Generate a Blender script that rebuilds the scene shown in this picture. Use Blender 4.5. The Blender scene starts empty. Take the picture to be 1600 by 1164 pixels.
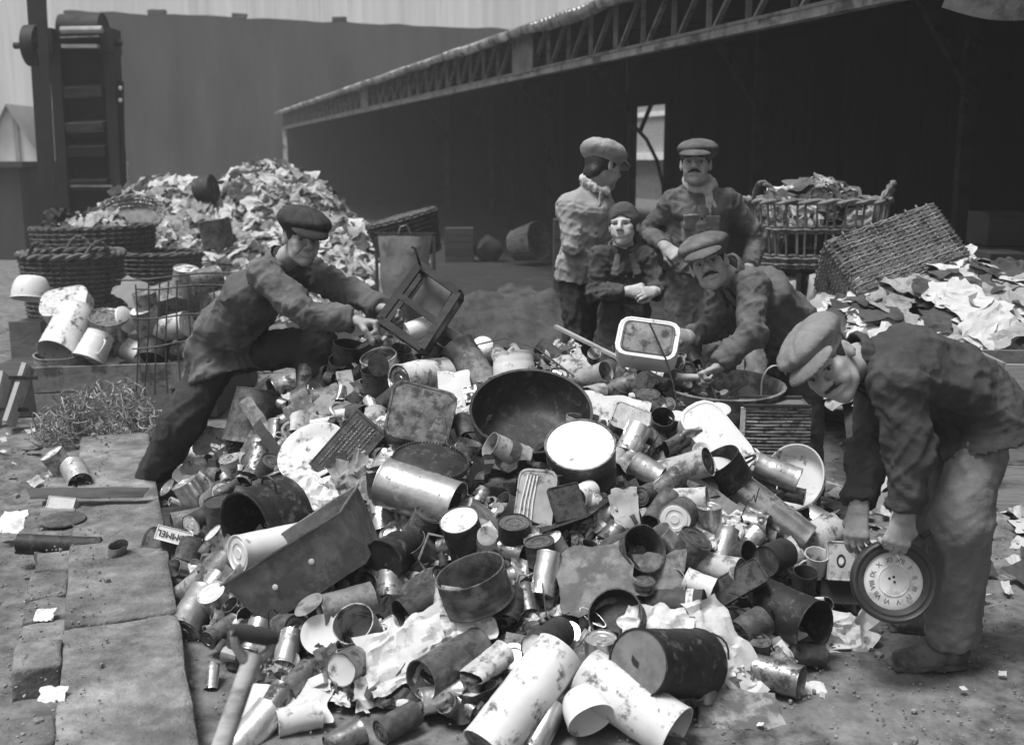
import bpy, bmesh, math, random
import numpy as np
from mathutils import Vector, Matrix
PI = math.pi
random.seed(7); RS = np.random.RandomState(11)
SC = bpy.context.scene
COL = SC.collection

# ------------------------------------------------------------------ camera
CAMZ, FPX, HOR = 1.70, 1700.0, 332.0
PITCH = math.atan(HOR / FPX)
cam_d = bpy.data.cameras.new('camera'); cam = bpy.data.objects.new('camera', cam_d); COL.objects.link(cam)
cam.location = (0, 0, CAMZ); cam.rotation_euler = (PI/2 - PITCH, 0, 0)
cam_d.sensor_width = 36; cam_d.lens = 36*FPX/1600; cam_d.clip_end = 500; cam_d.clip_start = .05
cam_d.dof.use_dof = True; cam_d.dof.focus_distance = 4.3; cam_d.dof.aperture_fstop = 3.2
SC.camera = cam
# ------------------------------------------------------------------ sky, sun, exposure
SUN_EL, SUN_AZ = math.radians(70), math.radians(-118)     # azimuth measured from +Y towards +X
w = bpy.data.worlds.new('World'); SC.world = w; w.use_nodes = True
nt = w.node_tree; bgn = nt.nodes['Background']
sky = nt.nodes.new('ShaderNodeTexSky'); sky.sky_type = 'NISHITA'; sky.sun_disc = False
sky.sun_elevation = SUN_EL; sky.sun_rotation = SUN_AZ; sky.dust_density = 4.0; sky.air_density = 2.0
bw = nt.nodes.new('ShaderNodeRGBToBW')                     # the photograph is black and white
nt.links.new(sky.outputs[0], bw.inputs[0]); nt.links.new(bw.outputs[0], bgn.inputs[0])
bgn.inputs[1].default_value = 0.075
sd = bpy.data.lights.new('sun', 'SUN'); sd.energy = 2.7; sd.angle = math.radians(20); sd.color = (1, 1, 1)
sun = bpy.data.objects.new('sun', sd); COL.objects.link(sun)
sdir = Vector((math.sin(SUN_AZ)*math.cos(SUN_EL), math.cos(SUN_AZ)*math.cos(SUN_EL), math.sin(SUN_EL)))
sun.rotation_euler = sdir.to_track_quat('Z', 'Y').to_euler()
SC.view_settings.view_transform = 'Standard'; SC.view_settings.look = 'None'
SC.view_settings.exposure = 0.60; SC.view_settings.gamma = 1.0
SC.cycles.max_bounces = 5; SC.cycles.diffuse_bounces = 3; SC.cycles.glossy_bounces = 3
SC.cycles.volume_bounces = 0
SC.cycles.caustics_reflective = False; SC.cycles.caustics_refractive = False

# ------------------------------------------------------------------ picture <-> place
CR = np.array([1., 0, 0]); CF = np.array([0, math.cos(PITCH), -math.sin(PITCH)]); CU = np.array([0, math.sin(PITCH), math.cos(PITCH)])
CAM = np.array([0, 0, CAMZ])
def ray(px, py):
    return CR*(px-800)/FPX + CU*(582-py)/FPX + CF
def at(px, py, Y):
    d = ray(px, py); return CAM + d*(Y/d[1])
def gr(px, py, z=0.0):
    d = ray(px, py); return CAM + d*((z-CAMZ)/d[2])
def ppm(p):
    return FPX/float(np.dot(np.asarray(p)-CAM, CF))
def topx(p):
    q = np.asarray(p)-CAM; t = np.dot(q, CF); return 800+FPX*np.dot(q, CR)/t, 582-FPX*np.dot(q, CU)/t
def nrm(v):
    v = np.asarray(v, float); return v/(np.linalg.norm(v)+1e-12)
def camdir(r, u, f):
    """direction given as right / up / towards the camera"""
    return nrm(CR*r + CU*u - CF*f)

# ------------------------------------------------------------------ noise
def _h(ix, iy, iz, s):
    n = (ix*374761393 + iy*668265263 + iz*2147483647 + s*1274126177) & 0xffffffff
    n = ((n ^ (n >> 13))*1274126177) & 0xffffffff
    return ((n ^ (n >> 16)) & 0xffff)/32767.5 - 1.0
def noise(P, s=0):
    P = np.asarray(P, float); I = np.floor(P).astype(np.int64); f = P-I; f = f*f*(3-2*f)
    x, y, z = I[..., 0], I[..., 1], I[..., 2]; fx, fy, fz = f[..., 0], f[..., 1], f[..., 2]
    def L(a, b, t): return a+(b-a)*t
    return L(L(L(_h(x, y, z, s), _h(x+1, y, z, s), fx), L(_h(x, y+1, z, s), _h(x+1, y+1, z, s), fx), fy),
             L(L(_h(x, y, z+1, s), _h(x+1, y, z+1, s), fx), L(_h(x, y+1, z+1, s), _h(x+1, y+1, z+1, s), fx), fy), fz)
def fbm(P, s=0, o=3):
    P = np.asarray(P, float); r = 0; a = .5
    for i in range(o): r = r+a*noise(P, s+i); P = P*2.03+7.1; a *= .5
    return r

# ------------------------------------------------------------------ materials (all grey)
MATS = {}
def M(name, c=.3, rough=.8, metal=0., var=.3, scale=5., dirt=0., dirtc=.03, bump=.0, bscale=30., rnd=.0, dscale=3.5, streak=None, spec=.5, soft=.0):
    if name in MATS: return MATS[name]
    m = bpy.data.materials.new(name); m.use_nodes = True; t = m.node_tree; N = t.nodes; L = t.links
    b = N['Principled BSDF']; b.inputs['Specular IOR Level'].default_value = spec
    tc = N.new('ShaderNodeTexCoord'); oi = N.new('ShaderNodeObjectInfo')
    mp = N.new('ShaderNodeVectorMath'); mp.operation = 'ADD'
    sc_ = N.new('ShaderNodeMath'); sc_.operation = 'MULTIPLY'; sc_.inputs[1].default_value = 37.0
    L.new(oi.outputs['Random'], sc_.inputs[0]); L.new(tc.outputs['Object'], mp.inputs[0]); L.new(sc_.outputs[0], mp.inputs[1])
    vec = mp.outputs[0]
    def nz(s, det=6, vv=None, ro=.6):
        n = N.new('ShaderNodeTexNoise'); n.inputs['Scale'].default_value = s; n.inputs['Detail'].default_value = det
        n.inputs['Roughness'].default_value = ro; L.new(vv or vec, n.inputs['Vector']); return n.outputs['Fac']
    def mr(x, a, b_, c_, d):
        n = N.new('ShaderNodeMapRange'); n.inputs[1].default_value = a; n.inputs[2].default_value = b_
        n.inputs[3].default_value = c_; n.inputs[4].default_value = d; L.new(x, n.inputs[0]); return n.outputs[0]
    def ma(op, x, y):
        n = N.new('ShaderNodeMath'); n.operation = op
        for i, q in enumerate((x, y)):
            if isinstance(q, (int, float)): n.inputs[i].default_value = q
            else: L.new(q, n.inputs[i])
        return n.outputs[0]
    vv = vec
    if streak:
        ms = N.new('ShaderNodeMapping'); ms.inputs['Scale'].default_value = streak; L.new(vec, ms.inputs[0]); vv = ms.outputs[0]
    v = mr(nz(scale, 7, vv), .28, .72, c*(1-var), c*(1+var))
    if rnd: v = ma('MULTIPLY', v, mr(oi.outputs['Random'], 0, 1, 1-rnd, 1+rnd*.6))
    rgh = None
    if dirt:
        d = mr(nz(dscale, 8, vv, .7), .62-dirt*.35-soft, .70-dirt*.28+soft, 0, 1)
        mx = N.new('ShaderNodeMix'); mx.data_type = 'FLOAT'; L.new(d, mx.inputs[0]); L.new(v, mx.inputs[2]); mx.inputs[3].default_value = dirtc
        v = mx.outputs[0]
        rgh = mr(d, 0, 1, rough, max(rough, .85))
        if metal: L.new(mr(d, 0, 1, metal, 0), b.inputs['Metallic'])
    cc = N.new('ShaderNodeCombineColor')
    for i in range(3): L.new(v, cc.inputs[i])
    L.new(cc.outputs[0], b.inputs['Base Color'])
    if rgh is None: rgh = mr(nz(scale*2.3, 4), .3, .7, max(.05, rough-.12), min(1, rough+.12))
    L.new(rgh, b.inputs['Roughness'])
    if not (dirt and metal): b.inputs['Metallic'].default_value = metal
    if bump:
        bp = N.new('ShaderNodeBump'); bp.inputs['Strength'].default_value = min(1, bump); bp.inputs['Distance'].default_value = .012
        L.new(nz(bscale, 5, vv), bp.inputs['Height']); L.new(bp.outputs[0], b.inputs['Normal'])
    MATS[name] = m; return m

# scrap metals and enamel
M('tin_bright', .70, .30, .85, .2, 19.8, .22, .09, .15, 25, .25, 19.200000000000003)
M('tin_dull', .30, .40, .8, .35, 19.8, .38, .04, .2, 25, .35, 22.400000000000002)
M('tin_rust', .12, .75, .2, .5, 26.400000000000002, .5, .045, .35, 40, .45, 25.6)
M('tin_dark', .06, .6, .4, .5, 22.0, .4, .02, .25, 30, .4, 25.6)
M('tin_label', .55, .6, .0, .25, 15.400000000000002, .35, .13, .1, 30, .45, 19.200000000000003)
M('enamel', .72, .30, .0, .06, 6.6, .10, .10, .05, 20, .06, 12.8)
M('enamel_chip', .66, .38, .0, .12, 11.0, .24, .14, .1, 20, .12, 16.0)
M('enamel_grey', .40, .4, .0, .3, 11.0, .35, .07, .1, 20, .3, 16.0)
M('iron_black', .028, .55, .35, .5, 17.6, .2, .09, .25, 35, .3, 19.200000000000003)
M('iron_grey', .12, .55, .5, .5, 15.400000000000002, .4, .04, .25, 35, .4, 16.0)
M('zinc', .30, .5, .5, .35, 11.0, .4, .10, .15, 25, .25, 12.8)
M('sheet_grey', .23, .62, .2, .4, 11.0, .45, .10, .2, 25, .3, 12.8)
M('paper', .66, .9, 0, .14, 6, .12, .30, .35, 25, .25, 5)
M('paper_grey', .42, .92, 0, .3, 6, .3, .15, .4, 25, .4, 5)
M('paper_dark', .10, .92, 0, .5, 6, .3, .03, .4, 25, .5, 5)
M('wood_old', .22, .85, 0, .4, 4, .3, .08, .5, 20, .3, 4, (1, .12, 1))
M('wood_pale', .42, .85, 0, .35, 4, .3, .16, .5, 20, .2, 4, (.15, 1, 1))
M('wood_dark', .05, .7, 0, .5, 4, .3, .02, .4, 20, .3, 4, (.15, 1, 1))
M('wicker', .19, .75, 0, .45, 14, .25, .05, .3, 60, .35, 9)
M('wicker_dark', .10, .8, 0, .5, 14, .25, .02, .3, 60, .35, 9)
M('sack', .20, .95, 0, .35, 6, .3, .10, .5, 90, .3, 4)
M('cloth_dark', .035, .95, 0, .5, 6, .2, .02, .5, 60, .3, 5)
M('glass_dark', .03, .12, 0, .3, 5, .3, .15, 0, 20, .2, 5)
M('wire', .05, .6, .5, .4, 10, 0, 0, 0, 10, .3)
M('ink', .015, .8, 0, .2, 10)
M('print_pale', .26, .8, 0, .25, 40, .5, .08, 0, 30, 0, 60)
# people
M('skin', .38, .55, 0, .16, 26, .3, .26, .12, 120, .0, 16, None, .4, .08)
M('skin_pale', .48, .55, 0, .10, 22, .2, .38, .08, 120, .0, 14, None, .4, .08)
M('hair', .022, .6, 0, .4, 60, 0, 0, .5, 90)
M('eye_white', .14, .25, 0, .05, 9); M('eye_dark', .008, .15, 0, .1, 9)
M('jacket_worn', .135, .95, 0, .40, 9, .35, .085, .30, 60, .0, 5, None, .2, .10)
M('jacket_dark', .065, .95, 0, .40, 9, .3, .048, .30, 60, .0, 5, None, .2, .10)
M('jacket_light', .34, .95, 0, .22, 9, .3, .28, .30, 60, .0, 5, None, .2, .10)
M('trouser_dark', .050, .95, 0, .40, 9, .3, .036, .30, 60, .0, 5, None, .2, .10)
M('trouser_mid', .19, .95, 0, .30, 9, .35, .13, .30, 60, .0, 5, None, .2, .10)
M('coat_dark', .08, .95, 0, .35, 7, .25, .035, .30, 60, .0, 5, None, .2, .10)
M('bib', .27, .95, 0, .35, 9, .3, .10, .30, 60, .0, 6, None, .2, .10)
M('knit', .15, .95, 0, .3, 9, .3, .07, .5, 90, .0, 6, None, .2, .10)
M('cap_dark', .045, .95, 0, .35, 12, .0, .02, .35, 90, .0, 5, None, .2, .10)
M('cap_mid', .13, .95, 0, .35, 12, .2, .07, .35, 90, .0, 5, None, .2, .10)
M('cap_tan', .22, .95, 0, .3, 12, .2, .14, .35, 90, .0, 5, None, .2, .10)
M('cap_light', .34, .95, 0, .25, 12, .2, .17, .35, 90, .0, 5, None, .2, .10)
M('scarf', .50, .95, 0, .25, 14, .25, .28, .5, 80, .0, 8, None, .2)
M('shoe', .06, .7, 0, .5, 9, .4, .14, .4, 60, .0, 8)
# ------------------------------------------------------------------ objects
def link(name, me, mat=None, parent=None, mw=None):
    o = bpy.data.objects.new(name, me); COL.objects.link(o)
    if mat and not me.materials:
        me.materials.append(MATS[mat] if isinstance(mat, str) else mat)
    if parent: o.parent = parent
    if mw is not None: o.matrix_local = mw
    return o
def tag(o, label, cat, group=None):
    o['label'] = label; o['category'] = cat
    if group: o['group'] = group
    return o
def thing(name, label, cat, mw=None, group=None):
    o = bpy.data.objects.new(name, None); COL.objects.link(o); o.empty_display_size = .1
    if mw is not None: o.matrix_local = mw
    return tag(o, label, cat, group)
def struct(o): o['kind'] = 'structure'; return o
def stuff(o, label=None, cat=None):
    o['kind'] = 'stuff'
    if label: o['label'] = label; o['category'] = cat
    return o
def mesh_np(name, V, Fq, smooth=True, sharp=None):
    me = bpy.data.meshes.new(name)
    V = np.asarray(V, np.float32); Fq = np.asarray(Fq, np.int32)
    n = Fq.shape[1]
    me.vertices.add(len(V)); me.vertices.foreach_set('co', V.ravel())
    me.loops.add(Fq.size); me.loops.foreach_set('vertex_index', Fq.ravel())
    me.polygons.add(len(Fq)); me.polygons.foreach_set('loop_start', np.arange(0, Fq.size, n, dtype=np.int32))
    me.polygons.foreach_set('use_smooth', np.full(len(Fq), smooth))
    me.update(calc_edges=True)
    if sharp: me.set_sharp_from_angle(angle=math.radians(sharp))
    return me
class MB:
    """collects shapes into one mesh"""
    def __init__(s): s.v = []; s.f = []
    def add(s, V, Fc):
        b = len(s.v); s.v += [tuple(map(float, q)) for q in V]; s.f += [tuple(i+b for i in q) for q in Fc]; return s
    def box(s, c, h, R=None):
        V = []
        for k in (-1, 1):
            for j in (-1, 1):
                for i in (-1, 1):
                    q = np.array([i*h[0], j*h[1], k*h[2]])
                    if R is not None: q = R @ q
                    V.append(q+np.asarray(c))
        return s.add(V, [(0, 2, 3, 1), (4, 5, 7, 6), (0, 1, 5, 4), (2, 6, 7, 3), (0, 4, 6, 2), (1, 3, 7, 5)])
    def bar(s, a, b, wd, dp, up=(0, 0, 1)):
        """rectangular bar from a to b"""
        a = np.asarray(a, float); b = np.asarray(b, float); y = nrm(b-a)
        if abs(np.dot(y, nrm(up))) > .98: up = (0, 1, 0) if abs(y[1]) < .9 else (1, 0, 0)
        x = nrm(np.cross(y, up)); z = np.cross(x, y)
        return s.box((a+b)/2, (wd/2, np.linalg.norm(b-a)/2, dp/2), np.array([x, y, z]).T)
    def lathe(s, prof, seg=24, close=False, jit=0, c=(0, 0, 0), e=1.0, a0=0, a1=2*PI):
        """profile of (r, z) turned about z"""
        V = []; Fc = []; n = len(prof); full = abs(a1-a0-2*PI) < 1e-6; ns = seg if full else seg+1
        for i in range(ns):
            a = a0+(a1-a0)*i/seg
            for r, z in prof: V.append((c[0]+r*math.cos(a), c[1]+r*math.sin(a)*e, c[2]+z))
        for i in range(seg):
            i2 = (i+1) % ns
            for j in range(n-1):
                Fc.append((i*n+j, i2*n+j, i2*n+j+1, i*n+j+1))
        return s.add(V, Fc)
    def tube(s, pts, r, seg=6, closed=False, flat=1.0, caps=True):
        P = [np.asarray(p, float) for p in pts]; n = len(P); V = []; Fc = []
        R = r if hasattr(r, '__len__') else [r]*n
        up = np.array([0, 0, 1.]); last = None
        for i in range(n):
            a = P[(i-1) % n] if closed or i > 0 else P[i]; b = P[(i+1) % n] if closed or i < n-1 else P[i]
            d = nrm(b-a)
            if last is None:
                x = np.cross(d, up)
                if np.linalg.norm(x) < .1: x = np.cross(d, [1, 0, 0])
            else: x = last-d*np.dot(last, d)
            x = nrm(x); y = np.cross(d, x); last = x
            for k in range(seg):
                t = 2*PI*k/seg; V.append(P[i]+R[i]*(x*math.cos(t)+y*math.sin(t)*flat))
        m = n if closed else n-1
        for i in range(m):
            i2 = (i+1) % n
            for k in range(seg):
                k2 = (k+1) % seg; Fc.append((i*seg+k, i*seg+k2, i2*seg+k2, i2*seg+k))
        if caps and not closed:
            Fc.append(tuple(range(seg-1, -1, -1))); Fc.append(tuple((n-1)*seg+k for k in range(seg)))
        return s.add(V, Fc)
    def grid(s, fn, nu, nv):
        V = [fn(i/nu, j/nv) for i in range(nu+1) for j in range(nv+1)]
        return s.add(V, [(i*(nv+1)+j, (i+1)*(nv+1)+j, (i+1)*(nv+1)+j+1, i*(nv+1)+j+1) for i in range(nu) for j in range(nv)])
    def dent(s, amp, sc, seed=0, aniso=(1, 1, 1)):
        V = np.array(s.v); 
        d = np.stack([fbm(V*sc*np.array(aniso), seed+k*11, 2) for k in range(3)], 1)
        s.v = [tuple(q) for q in (V+d*amp)]; return s
    def mesh(s, name='mesh', sharp=35, smooth=True):
        me = bpy.data.meshes.new(name); me.from_pydata(s.v, [], s.f)
        if smooth:
            me.polygons.foreach_set('use_smooth', [True]*len(me.polygons)); me.update()
            if sharp: me.set_sharp_from_angle(angle=math.radians(sharp))
        return me
    def build(s, name, mat, parent=None, mw=None, sharp=35, smooth=True):
        return link(name, s.mesh(name, sharp, smooth), mat, parent, mw)
def frame(o, x, y, z):
    return Matrix(((x[0], y[0], z[0], o[0]), (x[1], y[1], z[1], o[1]), (x[2], y[2], z[2], o[2]), (0, 0, 0, 1)))
def axis_frame(o, z, roll=0.0, hint=(0, 0, 1)):
    """frame whose z axis is the given direction"""
    z = nrm(z); h = np.asarray(hint, float)
    if abs(np.dot(z, h)) > .97: h = np.array([0, 1., 0]) if abs(z[1]) < .9 else np.array([1., 0, 0])
    x = nrm(np.cross(h, z)); y = np.cross(z, x)
    c, s_ = math.cos(roll), math.sin(roll)
    return frame(o, x*c+y*s_, -x*s_+y*c, z)

# ------------------------------------------------------------------ solid shapes from distance fields
class Fld:
    def __init__(s, lo, hi, h):
        s.h = h; s.lo = np.asarray(lo, float)-2*h; hi = np.asarray(hi, float)+2*h
        n = np.ceil((hi-s.lo)/h).astype(int)+1
        s.F = np.full(n, .25, np.float32); s.ax = [(s.lo[i]+h*np.arange(n[i])).astype(np.float32) for i in range(3)]
    def _sub(s, lo, hi, m):
        sl = []; co = []
        for i in range(3):
            a = max(0, int((lo[i]-m-s.lo[i])/s.h)); b = min(s.F.shape[i], int((hi[i]+m-s.lo[i])/s.h)+2)
            sl.append(slice(a, max(a, b))); co.append(s.ax[i][sl[-1]])
        if any(len(q) == 0 for q in co): return None, None
        return tuple(sl), (co[0][:, None, None], co[1][None, :, None], co[2][None, None, :])
    def _put(s, sl, d, k, sub):
        a = s.F[sl]
        if sub:
            if k > 0:
                h = np.maximum(k-np.abs(a+d), 0)/k; s.F[sl] = np.maximum(a, -d)+h*h*k*.25
            else: s.F[sl] = np.maximum(a, -d)
        elif k > 0:
            h = np.maximum(k-np.abs(a-d), 0)/k; s.F[sl] = np.minimum(a, d)-h*h*k*.25
        else: s.F[sl] = np.minimum(a, d)
    def rc(s, a, b, ra, rb, k=.02, sub=False):
        a = np.asarray(a, float); b = np.asarray(b, float); r = max(ra, rb)
        sl, c = s._sub(np.minimum(a, b)-r, np.maximum(a, b)+r, .03+k)
        if sl is None: return s
        ab = b-a; L = np.dot(ab, ab)+1e-12
        x, y, z = c[0]-a[0], c[1]-a[1], c[2]-a[2]
        t = np.clip((x*ab[0]+y*ab[1]+z*ab[2])/L, 0, 1)
        d = np.sqrt((x-t*ab[0])**2+(y-t*ab[1])**2+(z-t*ab[2])**2)-(ra+(rb-ra)*t)
        s._put(sl, d.astype(np.float32), k, sub); return s
    def chain(s, pts, rs, k=.02, sub=False):
        for i in range(len(pts)-1): s.rc(pts[i], pts[i+1], rs[i], rs[i+1], k, sub)
        return s
    def ell(s, c0, r, A=None, k=.02, sub=False):
        """ellipsoid; A rows are its axes"""
        c0 = np.asarray(c0, float); r = np.asarray(r, float); A = np.eye(3) if A is None else np.asarray(A, float)
        e = np.sqrt(((A*r[:, None])**2).sum(0)); sl, c = s._sub(c0-e, c0+e, .03+k)
        if sl is None: return s
        x, y, z = c[0]-c0[0], c[1]-c0[1], c[2]-c0[2]; k0 = 0; k1 = 0
        for i in range(3):
            q = (x*A[i, 0]+y*A[i, 1]+z*A[i, 2])/r[i]; k0 = k0+q*q; k1 = k1+(q/r[i])**2
        k0 = np.sqrt(k0); d = k0*(k0-1)/(np.sqrt(k1)+1e-6)
        s._put(sl, d.astype(np.float32), k, sub); return s
    def ec(s, a, b, lat, wa, wb, k=.03, cap=.5, sub=False):
        """tapered limb of elliptical section: wa, wb = (half width along lat, half depth)"""
        a = np.asarray(a, float); b = np.asarray(b, float); ax = nrm(b-a); lat = nrm(lat-ax*np.dot(lat, ax)); dp = np.cross(ax, lat)
        r = max(wa+wb); sl, c = s._sub(np.minimum(a, b)-r, np.maximum(a, b)+r, .03+k)
        if sl is None: return s
        L = np.linalg.norm(b-a); x, y, z = c[0]-a[0], c[1]-a[1], c[2]-a[2]
        h = x*ax[0]+y*ax[1]+z*ax[2]; t = np.clip(h/L, 0, 1); e = h-t*L
        u = x*lat[0]+y*lat[1]+z*lat[2]; v = x*dp[0]+y*dp[1]+z*dp[2]
        W = wa[0]+(wb[0]-wa[0])*t; D = wa[1]+(wb[1]-wa[1])*t; m = np.minimum(W, D)
        k0 = np.sqrt((u/W)**2+(v/D)**2+(e/(m*cap))**2); k1 = np.sqrt((u/W**2)**2+(v/D**2)**2+(e/(m*cap)**2)**2)
        d = k0*(k0-1)/(k1+1e-6)
        s._put(sl, d.astype(np.float32), k, sub); return s
    def box(s, c0, hf, A=None, rnd=.005, k=.01, sub=False):
        c0 = np.asarray(c0, float); hf = np.asarray(hf, float); A = np.eye(3) if A is None else np.asarray(A, float)
        e = np.abs(A*hf[:, None]).sum(0); sl, c = s._sub(c0-e, c0+e, .03+k)
        if sl is None: return s
        x, y, z = c[0]-c0[0], c[1]-c0[1], c[2]-c0[2]; o = 0; mx = None
        for i in range(3):
            q = np.abs(x*A[i, 0]+y*A[i, 1]+z*A[i, 2])-(hf[i]-rnd); o = o+np.maximum(q, 0)**2; mx = q if mx is None else np.maximum(mx, q)
        d = np.sqrt(o)+np.minimum(mx, 0)-rnd
        s._put(sl, d.astype(np.float32), k, sub); return s
    def cut(s, p, n, k=0.0):
        """keep the side away from n"""
        n = nrm(n); d = (s.ax[0][:, None, None]-p[0])*n[0]+(s.ax[1][None, :, None]-p[1])*n[1]+(s.ax[2][None, None, :]-p[2])*n[2]
        s.F = np.maximum(s.F, d.astype(np.float32)); return s
    def cut_near(s, p, n, rad):
        """flat cut only within rad of p (a cuff)"""
        p = np.asarray(p, float); n = nrm(n); sl, c = s._sub(p-rad, p+rad, 0)
        if sl is None: return s
        x, y, z = c[0]-p[0], c[1]-p[1], c[2]-p[2]
        d = x*n[0]+y*n[1]+z*n[2]; q = np.sqrt(x*x+y*y+z*z)
        a = s.F[sl]; s.F[sl] = np.where((q < rad) & (d > -s.h*3), np.maximum(a, d), a); return s
    def surf(s, smooth=1):
        F = s.F; S = F < 0; n = np.array(F.shape); c = n-1
        acc = np.zeros(tuple(c)+(3,), np.float32); cnt = np.zeros(tuple(c), np.float32)
        def cs(o): return tuple(slice(o[i], o[i]+c[i]) for i in range(3))
        for axi in range(3):
            for u in (0, 1):
                for v in (0, 1):
                    o = [0, 0, 0]; oth = [i for i in range(3) if i != axi]; o[oth[0]] = u; o[oth[1]] = v
                    o2 = list(o); o2[axi] = 1
                    A = F[cs(o)]; B = F[cs(o2)]; m = S[cs(o)] != S[cs(o2)]
                    t = np.where(m, A/(np.where(m, A-B, 1)), 0)
                    cnt += m
                    for i in range(3):
                        acc[..., i] += m*(t if i == axi else o[i])
        act = cnt > 0; idx = np.full(tuple(c), -1, np.int64); k = int(act.sum()); idx[act] = np.arange(k)
        base = np.argwhere(act); V = s.lo+s.h*(base+acc[act]/cnt[act][:, None])
        quads = []
        for axi in range(3):
            oth = [i for i in range(3) if i != axi]
            sl1 = [slice(1, n[i]-1) for i in range(3)]; sl1[axi] = slice(0, n[axi]-1); sl2 = list(sl1); sl2[axi] = slice(1, n[axi])
            a = S[tuple(sl1)]; b = S[tuple(sl2)]; e = np.argwhere(a != b)
            if not len(e): continue
            pos = e.copy(); pos[:, oth[0]] += 1; pos[:, oth[1]] += 1
            ins = a[tuple(e.T)]
            q = []
            for du, dv in ((-1, -1), (0, -1), (0, 0), (-1, 0)):
                p = pos.copy(); p[:, oth[0]] += du; p[:, oth[1]] += dv; q.append(idx[tuple(p.T)])
            q = np.stack(q, 1); fl = ins if axi != 1 else ~ins
            q[~fl] = q[~fl][:, ::-1]; quads.append(q)
        Q = np.concatenate(quads) if quads else np.zeros((0, 4), int)
        Q = Q[(Q >= 0).all(1)]
        for _ in range(smooth): V = lap(V, Q, .5)
        return V, Q
def lap(V, Q, f):
    A = np.zeros_like(V); C = np.zeros(len(V))
    for i in range(4):
        a, b = Q[:, i], Q[:, (i+1) % 4]
        np.add.at(A, a, V[b]); np.add.at(C, a, 1); np.add.at(A, b, V[a]); np.add.at(C, b, 1)
    return V+f*(A/np.maximum(C, 1)[:, None]-V)
def vnorm(V, Q):
    n = np.cross(V[Q[:, 2]]-V[Q[:, 0]], V[Q[:, 3]]-V[Q[:, 1]]); N = np.zeros_like(V)
    for i in range(4): np.add.at(N, Q[:, i], n)
    return N/(np.linalg.norm(N, axis=1)[:, None]+1e-12)
def join(parts):
    Vs, Qs, b = [], [], 0
    for V, Q in parts: Vs.append(V); Qs.append(Q+b); b += len(V)
    return np.concatenate(Vs), np.concatenate(Qs)
# ================================================================== the yard
M('earth', .085, .95, 0, .60, 2.4, .34, .26, .9, 14, 0, 9, None, .2, .12)
M('stone', .27, .9, 0, .5, 9, .5, .09, 1., 55, .2, 4, None, .3, .08)
M('wall_far', .08, .95, 0, .55, .6, .35, .05, .4, 3, 0, .4, (1.5, 1.5, .35), .3, .15)
M('sheet_far', .82, .85, 0, .15, .6, .25, .66, .1, 3, .12, .5, (3, 3, .12))
M('shed_iron', .27, .8, .1, .35, 4, .3, .09, .2, 20, .25)
M('roof_iron', .60, .65, .3, .3, 3, .35, .16, .2, 12, .25, 2)
M('gutter', .42, .6, .4, .45, 5, .4, .10, .4, 9, .3)
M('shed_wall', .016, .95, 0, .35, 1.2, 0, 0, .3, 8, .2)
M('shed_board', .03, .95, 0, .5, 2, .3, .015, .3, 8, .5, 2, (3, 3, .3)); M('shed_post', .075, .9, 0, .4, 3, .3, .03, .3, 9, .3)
M('brick_far', .32, .95, 0, .25, 5, .2, .16, .4, 14, 0, 8, (.5, .5, 5)); M('ledge', .80, .9, 0, .2, 3)
M('mill_iron', .022, .7, .3, .4, 4, .3, .015, .2, 12, .2); M('mill_pale', .34, .7, .1, .25, 5)
M('gable', .8, .95, 0, .2, .8); M('porcelain', .85, .3, 0, .03, 4)
def gz(x, y):
    """height of the ground"""
    d = (x+1.1)+.36*(y-2.7)                       # left of the stone edging the earth banks up
    b = np.clip((-d-.50)/.5, 0, 1)
    return .10*b*np.clip((8-y)/3, 0, 1)-.012
xs = np.concatenate([[-160, -80, -40, -20, -12, -8], np.linspace(-6, 6, 150), [8, 12, 20, 40, 80, 160]]); ys = np.concatenate([[-30, -8, -2], np.linspace(.5, 12, 170), [14, 17, 22, 30, 45, 70, 110, 200]])
G = np.array([[(x, y, 0) for y in ys] for x in xs], float)
P = np.stack([G[..., 0], G[..., 1], G[..., 0]*0], -1); near = np.clip((14-G[..., 1])/6, 0, 1)*np.clip((7-np.abs(G[..., 0]))/2, 0, 1)
G[..., 2] = gz(G[..., 0], G[..., 1])+near*(fbm(P*2.2, 1, 2)*.025+fbm(P*9, 5, 3)*.022)
idx = np.arange(len(xs)*len(ys)).reshape(len(xs), len(ys)); Q = np.stack([idx[:-1, :-1], idx[1:, :-1], idx[1:, 1:], idx[:-1, 1:]], -1).reshape(-1, 4)
struct(link('ground', mesh_np('ground', G.reshape(-1, 3), Q), 'earth'))
# ---- stone edging in the left foreground, parallel to the shed
KD = nrm([-.345, .939, 0]); KN = np.array([KD[1], -KD[0], 0])
def stone(c, hf, R, seed, amp=.012):
    bm = bmesh.new(); bmesh.ops.create_cube(bm, size=2)
    bmesh.ops.subdivide_edges(bm, edges=bm.edges[:], cuts=11, use_grid_fill=True)
    me = bpy.data.meshes.new('stone'); bm.to_mesh(me); bm.free(); V = np.array([v.co for v in me.vertices]); r = ((np.abs(V)**30).sum(1))**(1/15.); V = V/np.maximum(r, 1)[:, None]**.5
    V = V*np.array(hf); W = V+seed*1.3; V = V+np.stack([fbm(W*5, seed+i, 3) for i in range(3)], 1)*amp*2+np.stack([fbm(W*22, seed+i+9, 2) for i in range(3)], 1)*amp*.6
    me.vertices.foreach_set('co', ((R @ V.T).T+np.asarray(c)).astype(np.float32).ravel()); me.polygons.foreach_set('use_smooth', [True]*len(me.polygons)); me.update(); return me
RK = np.array([KN, KD, [0, 0, 1]]).T
edging = bpy.data.objects.new('stone_edging', None); COL.objects.link(edging); struct(edging)
e0 = np.array([-.845, 2.70, 0])                     # right edge of the slabs at the bottom of the picture
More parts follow.
